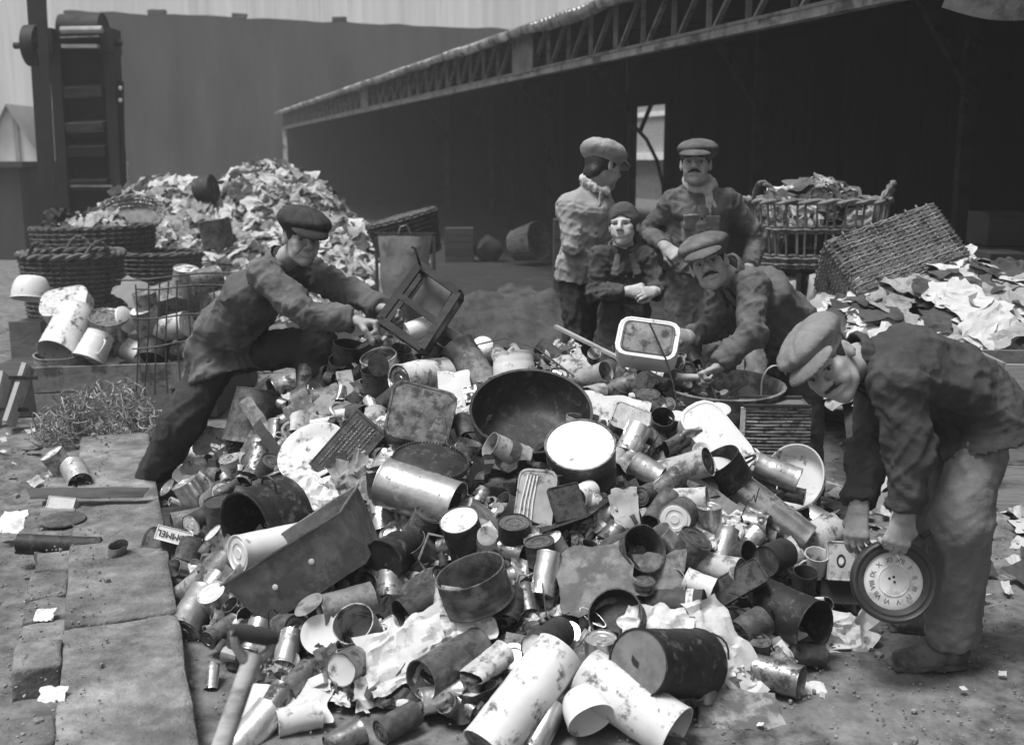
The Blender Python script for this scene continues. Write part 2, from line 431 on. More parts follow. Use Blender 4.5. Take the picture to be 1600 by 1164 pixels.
for i in range(3):
    a, b = -.35+i*1.43, -.35+(i+1)*1.43; c = e0+KD*(a+b)/2-KN*.19
    link('slab', stone(c+np.array([0, 0, .035+.004*(i % 2)]), (.192, (b-a)/2-.002, .055), RK, 20+i, .005), 'stone', edging)
s_ = -.3; i = 0
while s_ < 3.4:
    L_ = RS.uniform(.20, .34); c = e0+KD*(s_+L_/2)-KN*(.372+.075+RS.uniform(-.006, .01))
    if i != 3: link('kerb_stone', stone(c+np.array([0, 0, .03+RS.uniform(-.015, .012)]), (.075, L_/2-.008, .06), RK, 40+i, .009), 'stone', edging)
    s_ += L_; i += 1
# ---- the long open shed on the right
A0 = at(445, 200, 41.0); CZ = 2.85; A0[2] = CZ; B0 = gr(1365, 0, CZ); SD = nrm(B0-A0); SD[2] = 0; SD = nrm(SD); SN = np.array([-SD[1], SD[0], 0]); SN = SN if SN[0] > 0 else -SN
LEN = 45.0                                          # from the far end towards and past the camera
def sp(s, off, z): q = A0+SD*s+SN*off; return np.array([q[0], q[1], z])
shed = thing('open_shed', 'long open-fronted iron shed with lattice girder and corrugated roof', 'shed', Matrix.Translation(Vector(sp(0, 0, 0))))
so = sp(0, 0, 0)
def sbar(name, a, b, w_, d_, mat='shed_iron', par=None):
    m = MB(); m.bar(np.asarray(a)-so, np.asarray(b)-so, w_, d_); return m.build(name, mat, par or shed)
bc = sbar('bottom_chord', sp(0, 0, CZ), sp(LEN, 0, CZ), .10, .09); m = MB(); m.bar(sp(0, -.055, CZ+.045)-so, sp(LEN, -.055, CZ+.045)-so, .012, .03); m.build('flange', 'shed_iron', bc)
sbar('top_chord', sp(0, 0, CZ+.62), sp(LEN, 0, CZ+.62), .10, .09)
s_ = .3; i = 0
while s_ < LEN-8:
    sbar('strut', sp(s_, 0, CZ+.05), sp(s_, 0, CZ+.575), .05, .03); sbar('brace', sp(s_+.07, .02, CZ+.05), sp(s_+.62, .02, CZ+.575), .05, .03); s_ += .72; i += 1
for px, py in ((826, 118), (567, 172)):
    g = gr(px, py, CZ); s_ = np.dot(g-so, SD); m = MB(); m.box(sp(s_, -.06, CZ+.32)-so, (.012, .42, .30), np.array([SN, SD, [0, 0, 1]]).T); m.build('gusset_plate', 'shed_iron', shed)
for s_ in (0.0, 42.0): sbar('column', sp(s_, .0, 0), sp(s_, .0, CZ-.05), .16, .16, 'roof_iron')
EZ = 3.42; EO = -.30
n = 48
for i in range(n):                                  # corrugated sheets, each its own
    a, b = LEN*i/n, LEN*(i+1)/n+.05; m = MB(); lift = .004*(i % 2)+RS.uniform(0, .02); kk = 40
    def fn(u, v): 
        s__ = a+(b-a)*u; w_ = .028*math.sin(u*2*PI*7); off = EO+9.6*v; z = EZ+lift+w_+off*.14+.01*math.sin(i*1.3); return sp(s__, off, z)-so
    m.grid(fn, kk, 2); V = np.array(m.v); b_ = len(V); m.add(V-np.array([0, 0, .006]), m.f); m.f += [(3*k_, 3*(k_+1), b_+3*(k_+1), b_+3*k_) for k_ in range(kk)]
    m.build('roof_sheet', 'roof_iron', shed, sharp=60)
for i in range(15):                                 # battered gutter lengths under the eave
    a, b = LEN*i/15, LEN*(i+1)/15-.02; pts = 14; m = MB(); P_ = [(.75*a_, .72*b_) for a_, b_ in [(-.09, .06), (-.085, -.01), (-.05, -.07), (0, -.085), (.05, -.06), (.07, .0), (.06, .0), (.04, -.05), (0, -.075), (-.045, -.06), (-.075, -.01), (-.08, .06)]]
    V = []; 
    for k_ in range(pts+1):
        s__ = a+(b-a)*k_/pts; w_ = .02*math.sin(s__*1.9)+.015*float(noise(np.array([s__*1.5, 2, 0]), 3))
        V += [sp(s__, EO+.02+x_+w_*.6, EZ-.075+z_+w_*.7+.02*float(noise(np.array([s__*4, x_*20, 1]), 5)))-so for x_, z_ in P_]
    N_ = len(P_); m.add(V, [(k_*N_+j, k_*N_+(j+1) % N_, (k_+1)*N_+(j+1) % N_, (k_+1)*N_+j) for k_ in range(pts) for j in range(N_)]); m.build('gutter', 'gutter', shed)
BO = 9.2                                            # back wall, with one tall doorway
c = np.dot(sp(0, BO, 0), SN)
def on_back(px, py): d = ray(px, py); return CAM+d*((c-np.dot(CAM, SN))/np.dot(d, SN))
sa, sb_ = sorted(float(np.dot(on_back(x_, 235)-so, SD)) for x_ in (979, 1037)); zt = on_back(1008, 166)[2]
m = MB(); RSH = np.array([SN, SD, [0, 0, 1]]).T
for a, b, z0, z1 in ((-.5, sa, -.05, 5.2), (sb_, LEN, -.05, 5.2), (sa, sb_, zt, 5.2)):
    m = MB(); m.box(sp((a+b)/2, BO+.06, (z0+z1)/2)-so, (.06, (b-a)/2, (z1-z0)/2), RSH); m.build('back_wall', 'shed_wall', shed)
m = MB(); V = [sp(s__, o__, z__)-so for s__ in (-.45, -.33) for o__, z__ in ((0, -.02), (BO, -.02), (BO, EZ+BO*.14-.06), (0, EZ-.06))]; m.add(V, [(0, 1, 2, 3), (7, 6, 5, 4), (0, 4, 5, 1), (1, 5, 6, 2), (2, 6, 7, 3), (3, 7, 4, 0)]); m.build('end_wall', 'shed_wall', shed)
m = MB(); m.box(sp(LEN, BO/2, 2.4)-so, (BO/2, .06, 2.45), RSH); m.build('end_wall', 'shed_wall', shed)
m = MB(); V = [sp(s__, o__, EZ-.055-dz+o__*.14)-so for dz in (0, .03) for s__, o__ in ((-.3, .08), (LEN, .08), (LEN, BO), (-.3, BO))]; m.add(V, [(0, 1, 2, 3), (7, 6, 5, 4), (0, 4, 5, 1), (1, 5, 6, 2), (2, 6, 7, 3), (3, 7, 4, 0)]); m.build('roof_shade_lining', 'shed_wall', shed)  # added dark layer that hides the lit underside of the roof sheets
s_ = .2; i = 0
while s_ < 36:                                       # vertical boards of the back wall
    w_ = RS.uniform(.55, .75)
    if not (s_+w_ > sa and s_ < sb_):
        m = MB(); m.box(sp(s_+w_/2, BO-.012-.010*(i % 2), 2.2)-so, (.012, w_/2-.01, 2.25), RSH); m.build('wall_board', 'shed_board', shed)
    s_ += w_; i += 1
for i in range(6):                                  # inner row of posts with a strut each
    s__ = 3.5+i*5.2
    if abs(s__-(sa+sb_)/2) < 1.5: continue
    sbar('inner_post', sp(s__, 5.2, 0), sp(s__, 5.2, EZ+.5), .16, .16, 'shed_post'); sbar('post_strut', sp(s__, 5.2, 2.6), sp(s__, 4.2, EZ+.45), .10, .10, 'shed_post')
for i in range(9): sbar('rafter', sp(2+i*4.8, 0, EZ-.02), sp(2+i*4.8, BO, EZ+BO*.14-.12), .12, .16, 'shed_wall')
for Yc, pts, post in ((23.0, [(1037, 330), (1036, 290), (1026, 250), (1010, 218), (984, 190)], (1040, 340)), (27.0, [(792, 300), (787, 262), (772, 230), (750, 207), (742, 196)], (793, 345))):
    P_ = [at(x_, y_, Yc)-so for x_, y_ in pts]; m = MB(); m.tube(P_, .075, 8, flat=.5)
    top = P_[3]*.4+P_[4]*.6; m.tube([P_[3]*.6+P_[4]*.4, at(pts[3][0]+8, pts[3][1]-55, Yc)-so], .05, 6); m.build('curved_brace', 'mill_iron', shed)
    q = at(post[0]+6, post[1], Yc); m = MB(); m.bar(np.array([q[0], q[1], 0])-so, np.array([q[0], q[1], 4.2])-so, .14, .14, (0, 1, 0)); m.build('inner_post', 'mill_iron', shed)
m = MB(); m.grid(lambda u, v: at(1500+u*180, -60+v*(62+22*math.sin(u*2.6)), 7.2)-so+np.array([0, v*.3, 0]), 14, 5); m.build('hanging_pale_sheet', 'scarf', shed)  # pale curved sheet hanging at the upper right
q = at(980, 118, 20); m = MB(); m.tube([q-so+np.array([0, 0, .6]), q-so, q-so-np.array([0, 0, .3])], .02, 6); m.build('hanging_hook', 'shed_iron', shed)
# seen through the doorway
q = on_back(1008, 240); q2 = q+SN*7; b_ = thing('brick_building', 'pale brick building seen through the doorway at the back of the shed', 'building', Matrix.Translation((q2[0], q2[1], 0)))
for nm, z0, z1, off, mt in (('upper_wall', 1.95, 6, 0, 'brick_far'), ('sill', 1.70, 2.02, -.3, 'ledge'), ('cornice', 3.55, 3.75, -.1, 'ledge'), ('lower_wall', -.1, 1.72, .02, 'sack')):
    m = MB(); m.box(SN*(off+.2)+np.array([0, 0, (z0+z1)/2]), (.2, 26, (z1-z0)/2), RSH); m.build(nm, mt, b_)
# ---- far walls
fw = thing('yard_wall', 'tall dark wall closing the yard behind the conveyor', 'wall', Matrix.Translation((0, 0, 0)))
pL, pR = at(99, 17, 46), at(830, 47, 46); topL, topR = pL[2], pR[2]
m = MB(); x0, x1 = pL[0], pR[0]+1.4
def top(x_): return topL+(topR-topL)*(x_-pL[0])/(pR[0]-pL[0])
nx = 60; V = []; 
for i in range(nx+1):
    x_ = x0+(x1-x0)*i/nx; z_ = top(x_)+.05*float(noise(np.array([x_*1.3, 0, 0]), 8)); V += [(x_, 46, -.1), (x_, 46, z_), (x_, 46.6, z_+.02), (x_, 46.6, -.1)]
m.add(V, [(i*4+j, (i+1)*4+j, (i+1)*4+j+1, i*4+j+1) for i in range(nx) for j in range(3)]+[(0, 1, 2, 3), (nx*4+3, nx*4+2, nx*4+1, nx*4)]); m.build('wall_face', 'wall_far', fw, sharp=40)
for px, w_ in ((243, .9), (372, .8), (530, .7)):
    q = at(px, 20, 46); m = MB(); m.box((q[0], 46.2, top(q[0])+.1), (w_/2*.7, .2, .10)); m.dent(.16, 2.5, px); m.build('coping_stone', 'wall_far', fw)
sh = thing('sheet_building', 'pale corrugated-iron building rising beyond the dark wall', 'building', Matrix.Translation((0, 66, 0)))
x_ = -44.; i = 0
while x_ < 24:
    m = MB(); m.box((x_+.62, .012*(i % 2), 9), (.63, .05, 9.2)); m.build('sheet_panel', 'sheet_far', sh); x_ += 1.26; i += 1
gb = thing('gabled_shed', 'pale gabled shed far off at the left edge', 'shed', Matrix.Translation(Vector(at(20, 300, 30)*np.array([1, 1, 0]))))
o_ = at(20, 300, 30)*np.array([1, 1, 0]); ap = at(14, 166, 30)-o_; rt = at(78, 262, 30)-o_; lf = np.array([2*ap[0]-rt[0], rt[1], rt[2]])
m = MB(); V = [(lf[0], 0, -.1), (rt[0], 0, -.1), (rt[0], 0, rt[2]), (ap[0], 0, ap[2]), (lf[0], 0, lf[2])]; V2 = [(a, 6, c_) for a, b, c_ in V]
m.add(V+V2, [(0, 1, 2, 3, 4), (9, 8, 7, 6, 5), (0, 5, 6, 1), (1, 6, 7, 2), (4, 9, 5, 0)]); m.build('wall', 'gable', gb)
for a, b in ((rt, ap), (ap, lf)):
    m = MB(); q = np.array([(a[0]-.0, 0, a[2]), (b[0], 0, b[2])]); up = np.array([0, 0, .05]); m.add([q[0]+[0, -.2, 0], q[1]+[0, -.2, 0], q[1]+[0, 6.2, 0], q[0]+[0, 6.2, 0], q[0]+[0, -.2, 0]+up, q[1]+[0, -.2, 0]+up, q[1]+[0, 6.2, 0]+up, q[0]+[0, 6.2, 0]+up], [(0, 1, 2, 3), (7, 6, 5, 4), (0, 4, 5, 1), (1, 5, 6, 2), (2, 6, 7, 3), (3, 7, 4, 0)]); m.build('roof', M('gable_roof', .36, .9, 0, .2, 1), gb)
m = MB(); m.box((ap[0]+.15, -.03, 1.2), (.06, .04, 1.6)); m.build('door_post', 'gable_roof', gb)
q = at(-20, 262, 19); q[2] = 0; hb = thing('timber_hut', 'dark low hut at the far left edge', 'hut', Matrix.Translation(Vector(q)))
zt = at(0, 262, 19)[2]; wr = at(33, 300, 19)[0]-q[0]; m = MB(); m.box((wr/2-1.2, 1, zt/2), (wr/2+1.2, 1, zt/2)); m.build('wall', 'wall_far', hb); m = MB(); m.box((wr/2-1.2, 1, zt+.05), (wr/2+1.3, 1.1, .05)); m.build('roof', 'wall_far', hb)
# ---- bucket conveyor
YC = 17.0; q = at(140, 400, YC); q[2] = 0; cv = thing('bucket_conveyor', 'tall dark bucket conveyor with a flat drive belt at the upper left', 'conveyor', Matrix.Translation(Vector(q)))
cp = lambda x_, y_, dy=0.: at(x_, y_, YC+dy)-q
tl, tr_, bl, br = cp(90, 66), cp(174, 62), cp(112, 420), cp(192, 420)
for a, b in ((tl, bl), (tr_, br)):
    m = MB(); m.bar(a, b, .16, .30, (0, 1, 0)); m.build('stringer', 'mill_iron', cv)
m = MB(); m.add([tl+[.08, .1, 0], tr_+[-.08, .1, 0], br+[-.08, .1, 0], bl+[.08, .1, 0], tl+[.08, .16, 0], tr_+[-.08, .16, 0], br+[-.08, .16, 0], bl+[.08, .16, 0]], [(0, 3, 2, 1), (4, 5, 6, 7), (0, 1, 5, 4), (1, 2, 6, 5), (2, 3, 7, 6), (3, 0, 4, 7)]); m.build('belt', 'shed_wall', cv)
for y_, mt in ((148, 'wood_dark'), (202, 'wood_dark'), (238, 'shed_wall'), (290, 'mill_iron')):
    f_ = (y_-66)/354; a = tl+(bl-tl)*f_; b = tr_+(br-tr_)*f_; a = a+[.12, 0, 0]; b = b-[.12, 0, 0]; m = MB()
    V = []; 
    for p_ in (a, b): V += [p_+[0, .08, .16], p_+[0, -.22, .10], p_+[0, -.18, -.04], p_+[0, .08, -.06]]
    m.add(V, [(0, 1, 5, 4), (1, 2, 6, 5), (2, 3, 7, 6), (3, 0, 4, 7), (0, 3, 2, 1), (4, 5, 6, 7)]); m.build('bucket', mt, cv)
a, b = cp(98, 52), cp(163, 50); m = MB(); m.tube([a, b], .27, 20); m.build('head_drum', 'mill_iron', cv)
m = MB(); m.tube([cp(95, 48, -.3), cp(160, 47, -.3)], .055, 8); m.build('lip', 'mill_pale', cv); m = MB(); m.bar(cp(98, 73, -.3), cp(154, 73, -.3), .05, .12, (0, 1, 0)); m.build('lip', 'mill_pale', cv)
m = MB(); m.bar(cp(98, 60, -.28), cp(158, 58, -.28), .02, .20, (0, 1, 0)); m.build('hood', 'sheet_grey', cv)
m = MB(); m.tube([cp(22, 72), cp(190, 68)], .05, 10); m.build('shaft', 'mill_iron', cv)
for x_ in (80, 172): m = MB(); m.box(cp(x_, 66), (.10, .2, .18)); m.build('bearing', 'mill_iron', cv)
m = MB(); w0 = cp(53, 72); pr = [(.27, -.09), (.30, -.09), (.305, 0), (.30, .09), (.27, .09), (.26, 0), (.27, -.09)]; m.lathe(pr, 28); 
for k_ in range(5): a_ = 2*PI*k_/5; m.bar((0, 0, 0), (.27*math.cos(a_), .27*math.sin(a_), 0), .05, .05)
m.build('pulley', 'mill_iron', cv, axis_frame(w0, (1, .0, 0)))
m = MB(); m.bar(cp(61, -60, -.4), cp(86, 420, -.4), .15, .02, (0, 1, 0)); m.build('drive_belt', 'mill_iron', cv); m = MB(); m.bar(cp(45, -60, .5), cp(76, 420, .5), .14, .02, (0, 1, 0)); m.build('drive_belt', 'mill_iron', cv)
m = MB(); m.tube([cp(190, 128), cp(193, 420)], .035, 6); m.build('conduit', 'mill_iron', cv)
for y_ in (138, 157): m = MB(); m.lathe([(1e-4, .035), (.022, .025), (.032, 0), (.022, -.025), (1e-4, -.035)], 12); m.build('insulator', 'porcelain', cv, Matrix.Translation(Vector(cp(188, y_, -.1))))
m = MB(); m.bar(cp(111, 291, -.2), cp(176, 291, -.2), .03, .04, (0, 1, 0)); m.build('cross_rod', 'shed_iron', cv)
struct(MB().box(sp(LEN/2-6, BO/2-1.6, -.003)-sp(0, 0, 0), (BO/2+2.2, LEN/2-6, .012), RSH).build('floor_shade_sheet', M('painted_shade', .018, .95, 0, .5, 2, .2, .05, .5, 10), None, Matrix.Translation(Vector(sp(0, 0, 0)))))  # dark sheet over shed and yard ground, the shade put into its colour
# ---- earth mound inside the yard
def mound(name, c, rx, ry, h, mat, seed, n=40):
    V = []; 
    for i in range(n+1):
        for j in range(n+1):
            u, v = (i/n-.5)*2, (j/n-.5)*2; r = math.hypot(u, v); e = max(0, 1-r)**.6 if r < 1 else 0
            x_, y_ = u*rx, v*ry; V.append((x_, y_, h*min(1, e*1.3)-.03))
    V = np.array(V); V[:, 2] += (fbm(V*3, seed, 3)*.16+fbm(V*13, seed+4, 2)*.06)*(V[:, 2] > 0)
    m = MB(); m.add(V, [(i*(n+1)+j, (i+1)*(n+1)+j, (i+1)*(n+1)+j+1, i*(n+1)+j+1) for i in range(n) for j in range(n)])
    return struct(m.build(name, mat, None, Matrix.Translation(Vector(c)), sharp=None))
q = at(800, 500, 8.2); mound('earth_mound', (q[0], 8.4, 0), 1.0, 1.0, .72, M('mound_earth', .055, .95, 0, .5, 4, .3, .10, .9, 12, 0, 8, None, .2, .12), 4)
# ================================================================== people
def head_parts(neck_l, o):
    """head in its own frame: x side, y face, z up; neck_l = neck base in that frame"""
    R = {}
    sm = o.get('smile', 0.); fat = o.get('fat', 1.)
    F = Fld((-.10, -.14, -.24), (.10, .15, .15), .0034)
    F.ell((0, -.016, .030), (.076, .098, .092), k=.0)
    F.ell((0, .022, -.035), (.061*fat, .066, .078), k=.03)
    F.rc((-.036*fat, .03, -.078), (0, .066, -.096), .020, .017, .03); F.rc((.036*fat, .03, -.078), (0, .066, -.096), .020, .017, .03)
    for s in (-1, 1):
        F.ell((s*.040, .060, -.014), (.024, .022, .018), k=.025)
        F.ell((s*.034, .066, -.048), (.022, .018, .020), k=.025)
        F.ell((s*.032, .095, .006), (.019, .017, .0125), k=.012, sub=True)
        F.rc((s*.014, .088, .026), (s*.050, .072, .024), .0085, .007, .014)
        F.rc((s*.016, .0835, .0125), (s*.047, .0735, .0115), .0052, .0042, .006)
        F.rc((s*.018, .081, -.004), (s*.045, .072, -.003), .003, .003, .007)
        F.ell((s*.0145, .103, -.030), (.0095, .012, .0085), k=.007)
        if o.get('old'): F.rc((s*.020, .0985, -.034), (s*.036, .080, -.064), .0014, .0014, .008, True)
        F.ell((s*.080, -.012, -.004), (.010, .021, .033), [[1, s*.35, 0], [-s*.35, 1, 0], [0, 0, 1]], k=.010)
        F.ell((s*.091, -.006, .002), (.006, .010, .017), k=.006, sub=True)
    F.rc((0, .087, .022), (0, .116, -.015), .0095, .0125, .012); F.ell((0, .118, -.025), (.0140, .0135, .0115), k=.010)
    F.ell((0, .083, -.057), (.028, .014, .008), k=.010); F.ell((0, .083, -.068), (.024, .013, .008), k=.008)
    F.rc((-.026, .090, -.0615+.010*sm), (0, .099, -.0625), .0028, .0032, .003, True); F.rc((.026, .090, -.0615+.010*sm), (0, .099, -.0625), .0028, .0032, .003, True)
    if sm and not o.get('browless'):
        for s in (-1, 1): F.rc((s*.022, .094, -.034), (s*.040, .074, -.064), .002, .002, .008, True)
    F.rc((0, -.02, -.05), neck_l, .052*fat, .060*fat, .03)
    R['head'] = F.surf(1)
    F = Fld((-.10, -.14, -.12), (.10, .13, .15), .0045)
    F.ell((0, -.020, .032), (.0835, .1035, .096), k=0)
    F.rc((-.03, -.085, -.045), (.03, -.085, -.045), .03, .03, .03)
    F.box((0, .105, -.04), (.11, .062, .115), None, .03, .01, True)
    for s in (-1, 1): F.ell((s*.095, .012, -.062), (.05, .045, .045), k=.01, sub=True)
    R['hair'] = F.surf(1)
    for s in (-1, 1):
        F = Fld((s*.033-.03, .05, .01), (s*.033+.03, .11, .045), .0026)
        F.chain([(s*.015, .0955, .0295), (s*.033, .091, .0325), (s*.052, .077, .0265)], [.0028, .0038, .0022], .004); R['eyebrow%d' % s] = F.surf(1)
    if o.get('moustache'):
        F = Fld((-.045, .06, -.07), (.045, .125, -.03), .0026)
        w_ = o['moustache']
        for s in (-1, 1): F.chain([(0, .100, -.045), (s*.016, .097, -.046), (s*.030*w_, .086, -.053)], [.0045, .0062, .0032], .006)
        R['moustache'] = F.surf(1)
    c = o.get('cap')
    if c:
        tl = c.get('tilt', .18); big = c.get('big', 1.); hz = c.get('h', .052)
        A = np.array([[1, 0, 0], [0, math.cos(tl), -math.sin(tl)], [0, math.sin(tl), math.cos(tl)]])
        F = Fld((-.17, -.19, -.04), (.17, .2, .19), .0055)
        F.ell((c.get('side', 0), -.002, .088), (.112*big, .132*big, hz*big), A, 0)
        F.ell((c.get('side', 0), -.028, .084), (.100*big, .115*big, .060*big), A, .03)
        F.ec((0, -.014, .030), (0, -.008, .085), (1, 0, 0), (.083, .104), (.095, .115), .02, .25)
        F.ell((0, -.012, .012), (.0775, .098, .050), k=.004, sub=True)
        V, Q = F.surf(2); N = vnorm(V, Q)
        V = V+N*(fbm(V*18+c.get('seed', 0), 3, 2)*.010+(.5-abs(fbm(V*26+c.get('seed', 0), 9, 2)))*.004)[:, None]
        an = (np.arctan2(V[:, 0], V[:, 1]+.01)+PI/8) % (PI/4)-PI/8; tp_ = V[:, 2]-.10      # stitched panels meeting at a button
        V = V-N*(.0035*np.exp(-(an*np.hypot(V[:, 0], V[:, 1])/.006)**2)*(tp_ > -.01))[:, None]
        R['cap'] = (V, Q)
        F = Fld((-.11, .04, -.05), (.11, .19, .10), .0029)
        vt = c.get('vt', .42); B = np.array([[1, 0, 0], [0, math.cos(vt), -math.sin(vt)], [0, math.sin(vt), math.cos(vt)]])
        vl = c.get('vl', .088); F.ell((0, .086, .042), (.088, vl, .034), B, 0)
        F.ell(np.array([0, .086, .042])-B[2]*.0105, (.092, vl+.004, .033), B, .0, True)
        F.cut(np.array([0, .055, .04]), -B[1])
        F.ell((0, -.016, .030), (.074, .096, .090), k=0, sub=True)
        R['visor'] = F.surf(1)
    if o.get('headscarf'):
        F = Fld((-.13, -.18, -.2), (.13, .14, .16), .005)
        F.ell((0, -.018, .038), (.088, .110, .100), k=0)
        F.ell((0, -.085, -.03), (.07, .05, .07), k=.03); F.rc((0, -.12, -.05), (.02, -.13, -.16), .035, .02, .03)
        F.ell((0, .085, -.055), (.074, .08, .108), k=.01, sub=True)
        V, Q = F.surf(2); N = vnorm(V, Q); V = V+N*((.5-abs(fbm(V*np.array([10, 10, 34]), 5, 2)))*.008)[:, None]
        R['headscarf'] = (V, Q)
    return R
def hand_mesh(side, curl, spread=.06, thumb=.3, k=1.):
    """wrist at origin, fingers along +y, palm faces -z, thumb on +x*side"""
    F = Fld((-.085, -.10, -.13), (.085, .21, .05), .0032)
    F.ec((0, -.03, 0), (0, .01, 0), (1, 0, 0), (.030, .023), (.029, .020), .01, .5)
    F.ec((0, .0, 0), (0, .082, 0), (1, 0, 0), (.030, .017), (.041, .0135), .012, .8)
    F.ell((side*.022, .030, -.010), (.018, .032, .014), k=.012)
    for i, (x, L, r) in enumerate(((.031, .072, .0092), (.0105, .080, .0096), (-.0105, .075, .0092), (-.030, .058, .0082))):
        c = curl*(1+.10*i) if not hasattr(curl, '__len__') else curl[i]
        p = np.array([side*x, .082-.004*abs(i-1), .001]); a = .25*c; sp = side*(1.5-i)*spread
        for j, (f, rr) in enumerate(((.44, 1.), (.31, .93), (.25, .86))):
            a += c*(.75 if j == 0 else .95 if j == 1 else .6); 
            q = p+np.array([math.sin(sp)*math.cos(a), math.cos(a), -math.sin(a)])*L*f
            F.rc(p, q, r*rr, r*(rr-.06), .003 if j else .008); p = q
    F.chain([(side*.024, .022, -.006), (side*(.046), .048, -.010-.02*thumb), (side*(.050-.012*thumb), .080, -.018-.045*thumb), (side*(.044-.03*thumb), .102-.022*thumb, -.03-.045*thumb)], [.014, .0115, .0105, .0085], .006)
    V, Q = F.surf(1); return V*k, Q
def xf(VQ, o, x, y, z):
    V, Q = VQ; A = np.array([x, y, z]); 
    if np.linalg.det(A) < 0: Q = Q[:, ::-1]
    return V @ A + np.asarray(o), Q
def ridge(P, s, w_=.30):
    """thin raised creases with smooth cloth between"""
    return np.clip(1-np.abs(fbm(P, s, 2))/w_, 0, 1)**2.2
def folds(VQ, bends=(), amp=.007, seed=0, along=None, fr=7.0):
    V, Q = VQ; N = vnorm(V, Q); P = V.copy()
    W_ = V+.035*np.stack([noise(V*5, seed+60+i) for i in range(3)], 1)      # bends the crease lines
    P = W_.copy()
    if along is not None:
        a = nrm(along); P = W_-np.outer(W_ @ a, a)*.80
    d = 1.5*amp*(ridge(P*fr, seed)-.3)+.55*amp*(ridge(W_*fr*1.7+5, seed+7)-.3)
    for i, (p, ax, A, rad) in enumerate(bends):
        q = V-p; r = np.linalg.norm(q, axis=1); ax = nrm(ax); sd = nrm(np.cross(ax, [.3, .9, .2]))
        for sg in (-1, 1):                          # creases crossing the limb aslant, broken up by noise
            c = nrm(sd+ax*.75*sg); c2 = nrm(np.cross(ax, sd)+ax*.45*sg); P2 = W_-np.outer(W_ @ c, c)*.82-np.outer(W_ @ c2, c2)*.5
            d += 1.1*A*np.exp(-(r/rad)**2)*(ridge(P2*26+i*3.7, seed+30+i+sg)-.3)
    return V+N*d[:, None], Q
def person(label, J, hf, hu, cf, o):
    J = {k: np.asarray(v, float) for k, v in J.items()}
    base = np.array([J['pel'][0], J['pel'][1], 0.])
    hf = nrm(hf); hu = nrm(np.asarray(hu)-hf*np.dot(hu, hf)); hx = np.cross(hf, hu)
    hs = o.get('hs', 1.0); cf = nrm(cf)
    toL = lambda p: (np.array([hx, hf, hu]) @ (np.asarray(p)-J['head']))/hs
    H = head_parts(toL(J['nb']), o)
    def hw(VQ): V, Q = VQ; return (V*hs) @ np.array([hx, hf, hu])+J['head'], Q
    if o.get('dbg'):
        d = lambda a, b: round(float(np.linalg.norm(J[a]-J[b])), 2)
        print(label[:30], 'neck', d('head', 'nb'), 'sh', d('sA', 'sB'), 'uA', d('sA', 'eA'), 'fA', d('eA', 'wA'), 'uB', d('sB', 'eB'), 'fB', d('eB', 'wB'),
              'torso', d('nb', 'pel'), 'tA', d('hA', 'kA'), 'cA', d('kA', 'aA'), 'tB', d('hB', 'kB'), 'cB', d('kB', 'aB'))
    lat = nrm(J['sB']-J['sA']); sp = nrm(J['nb']-J['pel'])
    wst = J.get('wst', J['pel']*.62+J['nb']*.38); chs = J.get('chs', J['pel']*.28+J['nb']*.72)
    hl = nrm(J['hB']-J['hA']) if np.linalg.norm(J['hB']-J['hA']) > .05 else lat
    allp = np.array(list(J.values())); lo, hi = allp.min(0)-.2, allp.max(0)+.2
    # the body under the clothes, with head and hands
    C = Fld(lo, hi, .016); g = o.get('girth', 1.)
    C.ec(J['pel'], wst, hl, (.13, .09), (.12, .085), .03); C.ec(wst, chs, lat, (.12, .085), (.14, .095), .03); C.ec(chs, J['nb'], lat, (.14, .09), (.05, .05), .03)
    for s in 'AB':
        C.chain([J['s'+s], J['e'+s], J['w'+s]], [.045, .036, .028], .02); C.chain([J['h'+s], J['k'+s], J['a'+s]], [.07, .05, .038], .02)
    parts = [C.surf(1), hw(H['head'])]
    for s in 'AB':
        if 'f'+s in J:
            side, curl, pal, th = o['hand'+s]
            y = nrm(J['f'+s]-J['w'+s]); z = -nrm(np.asarray(pal)-y*np.dot(pal, y)); x = np.cross(y, z)
            parts.append(xf(hand_mesh(side, curl, thumb=th, k=o.get('hk', 1.1)), J['w'+s], x, y, z))
    V, Q = join(parts)
    body = link('person', mesh_np('person', V-base, Q), o.get('skin', 'skin')); body.location = base
    tag(body, label, 'person')
    def part(name, VQ, mat, par=None):
        return link(name, mesh_np(name, VQ[0]-base, VQ[1]), mat, par or body)
    # face parts
    part('hair', hw(H['hair']), o.get('hair', 'hair'))
    for s in (-1, 1):
        if not o.get('browless'): part('eyebrow', hw(H['eyebrow%d' % s]), 'hair')
        e = MB(); e.lathe([(0.0001, -.0118), (.006, -.0102), (.0102, -.006), (.0118, 0), (.0102, .006), (.006, .0102), (.0001, .0118)], 12)
        p = J['head']+hs*(hx*s*.031+hf*.0700+hu*.0035); eo = e.build('eye', 'eye_white', body, Matrix.Translation(Vector(p-base)))
        l_ = MB(); l_.tube([J['head']-base+hs*(hx*s*a_+hf*b_+hu*c_) for a_, b_, c_ in ((.0165, .0835, .0085), (.024, .0885, .0115), (.033, .0880, .0120), (.041, .0825, .0105), (.048, .0745, .0075))], .0017*hs, 5); l_.build('eyelash', 'hair', body)
        gz = nrm(np.asarray(o.get('gaze', hf))); i_ = MB(); i_.lathe([(.0001, .0128), (.004, .0122), (.0064, .0106)], 10)
        i_.build('iris', 'eye_dark', eo, axis_frame((0, 0, 0), gz))
    if 'moustache' in H: part('moustache', hw(H['moustache']), 'hair')
    if 'cap' in H:
        cp = part('cap', hw(H['cap']), o['cap']['mat']); part('visor', hw(H['visor']), o['cap']['mat'], cp)
    if 'headscarf' in H: part('headscarf', hw(H['headscarf']), o['headscarf'])
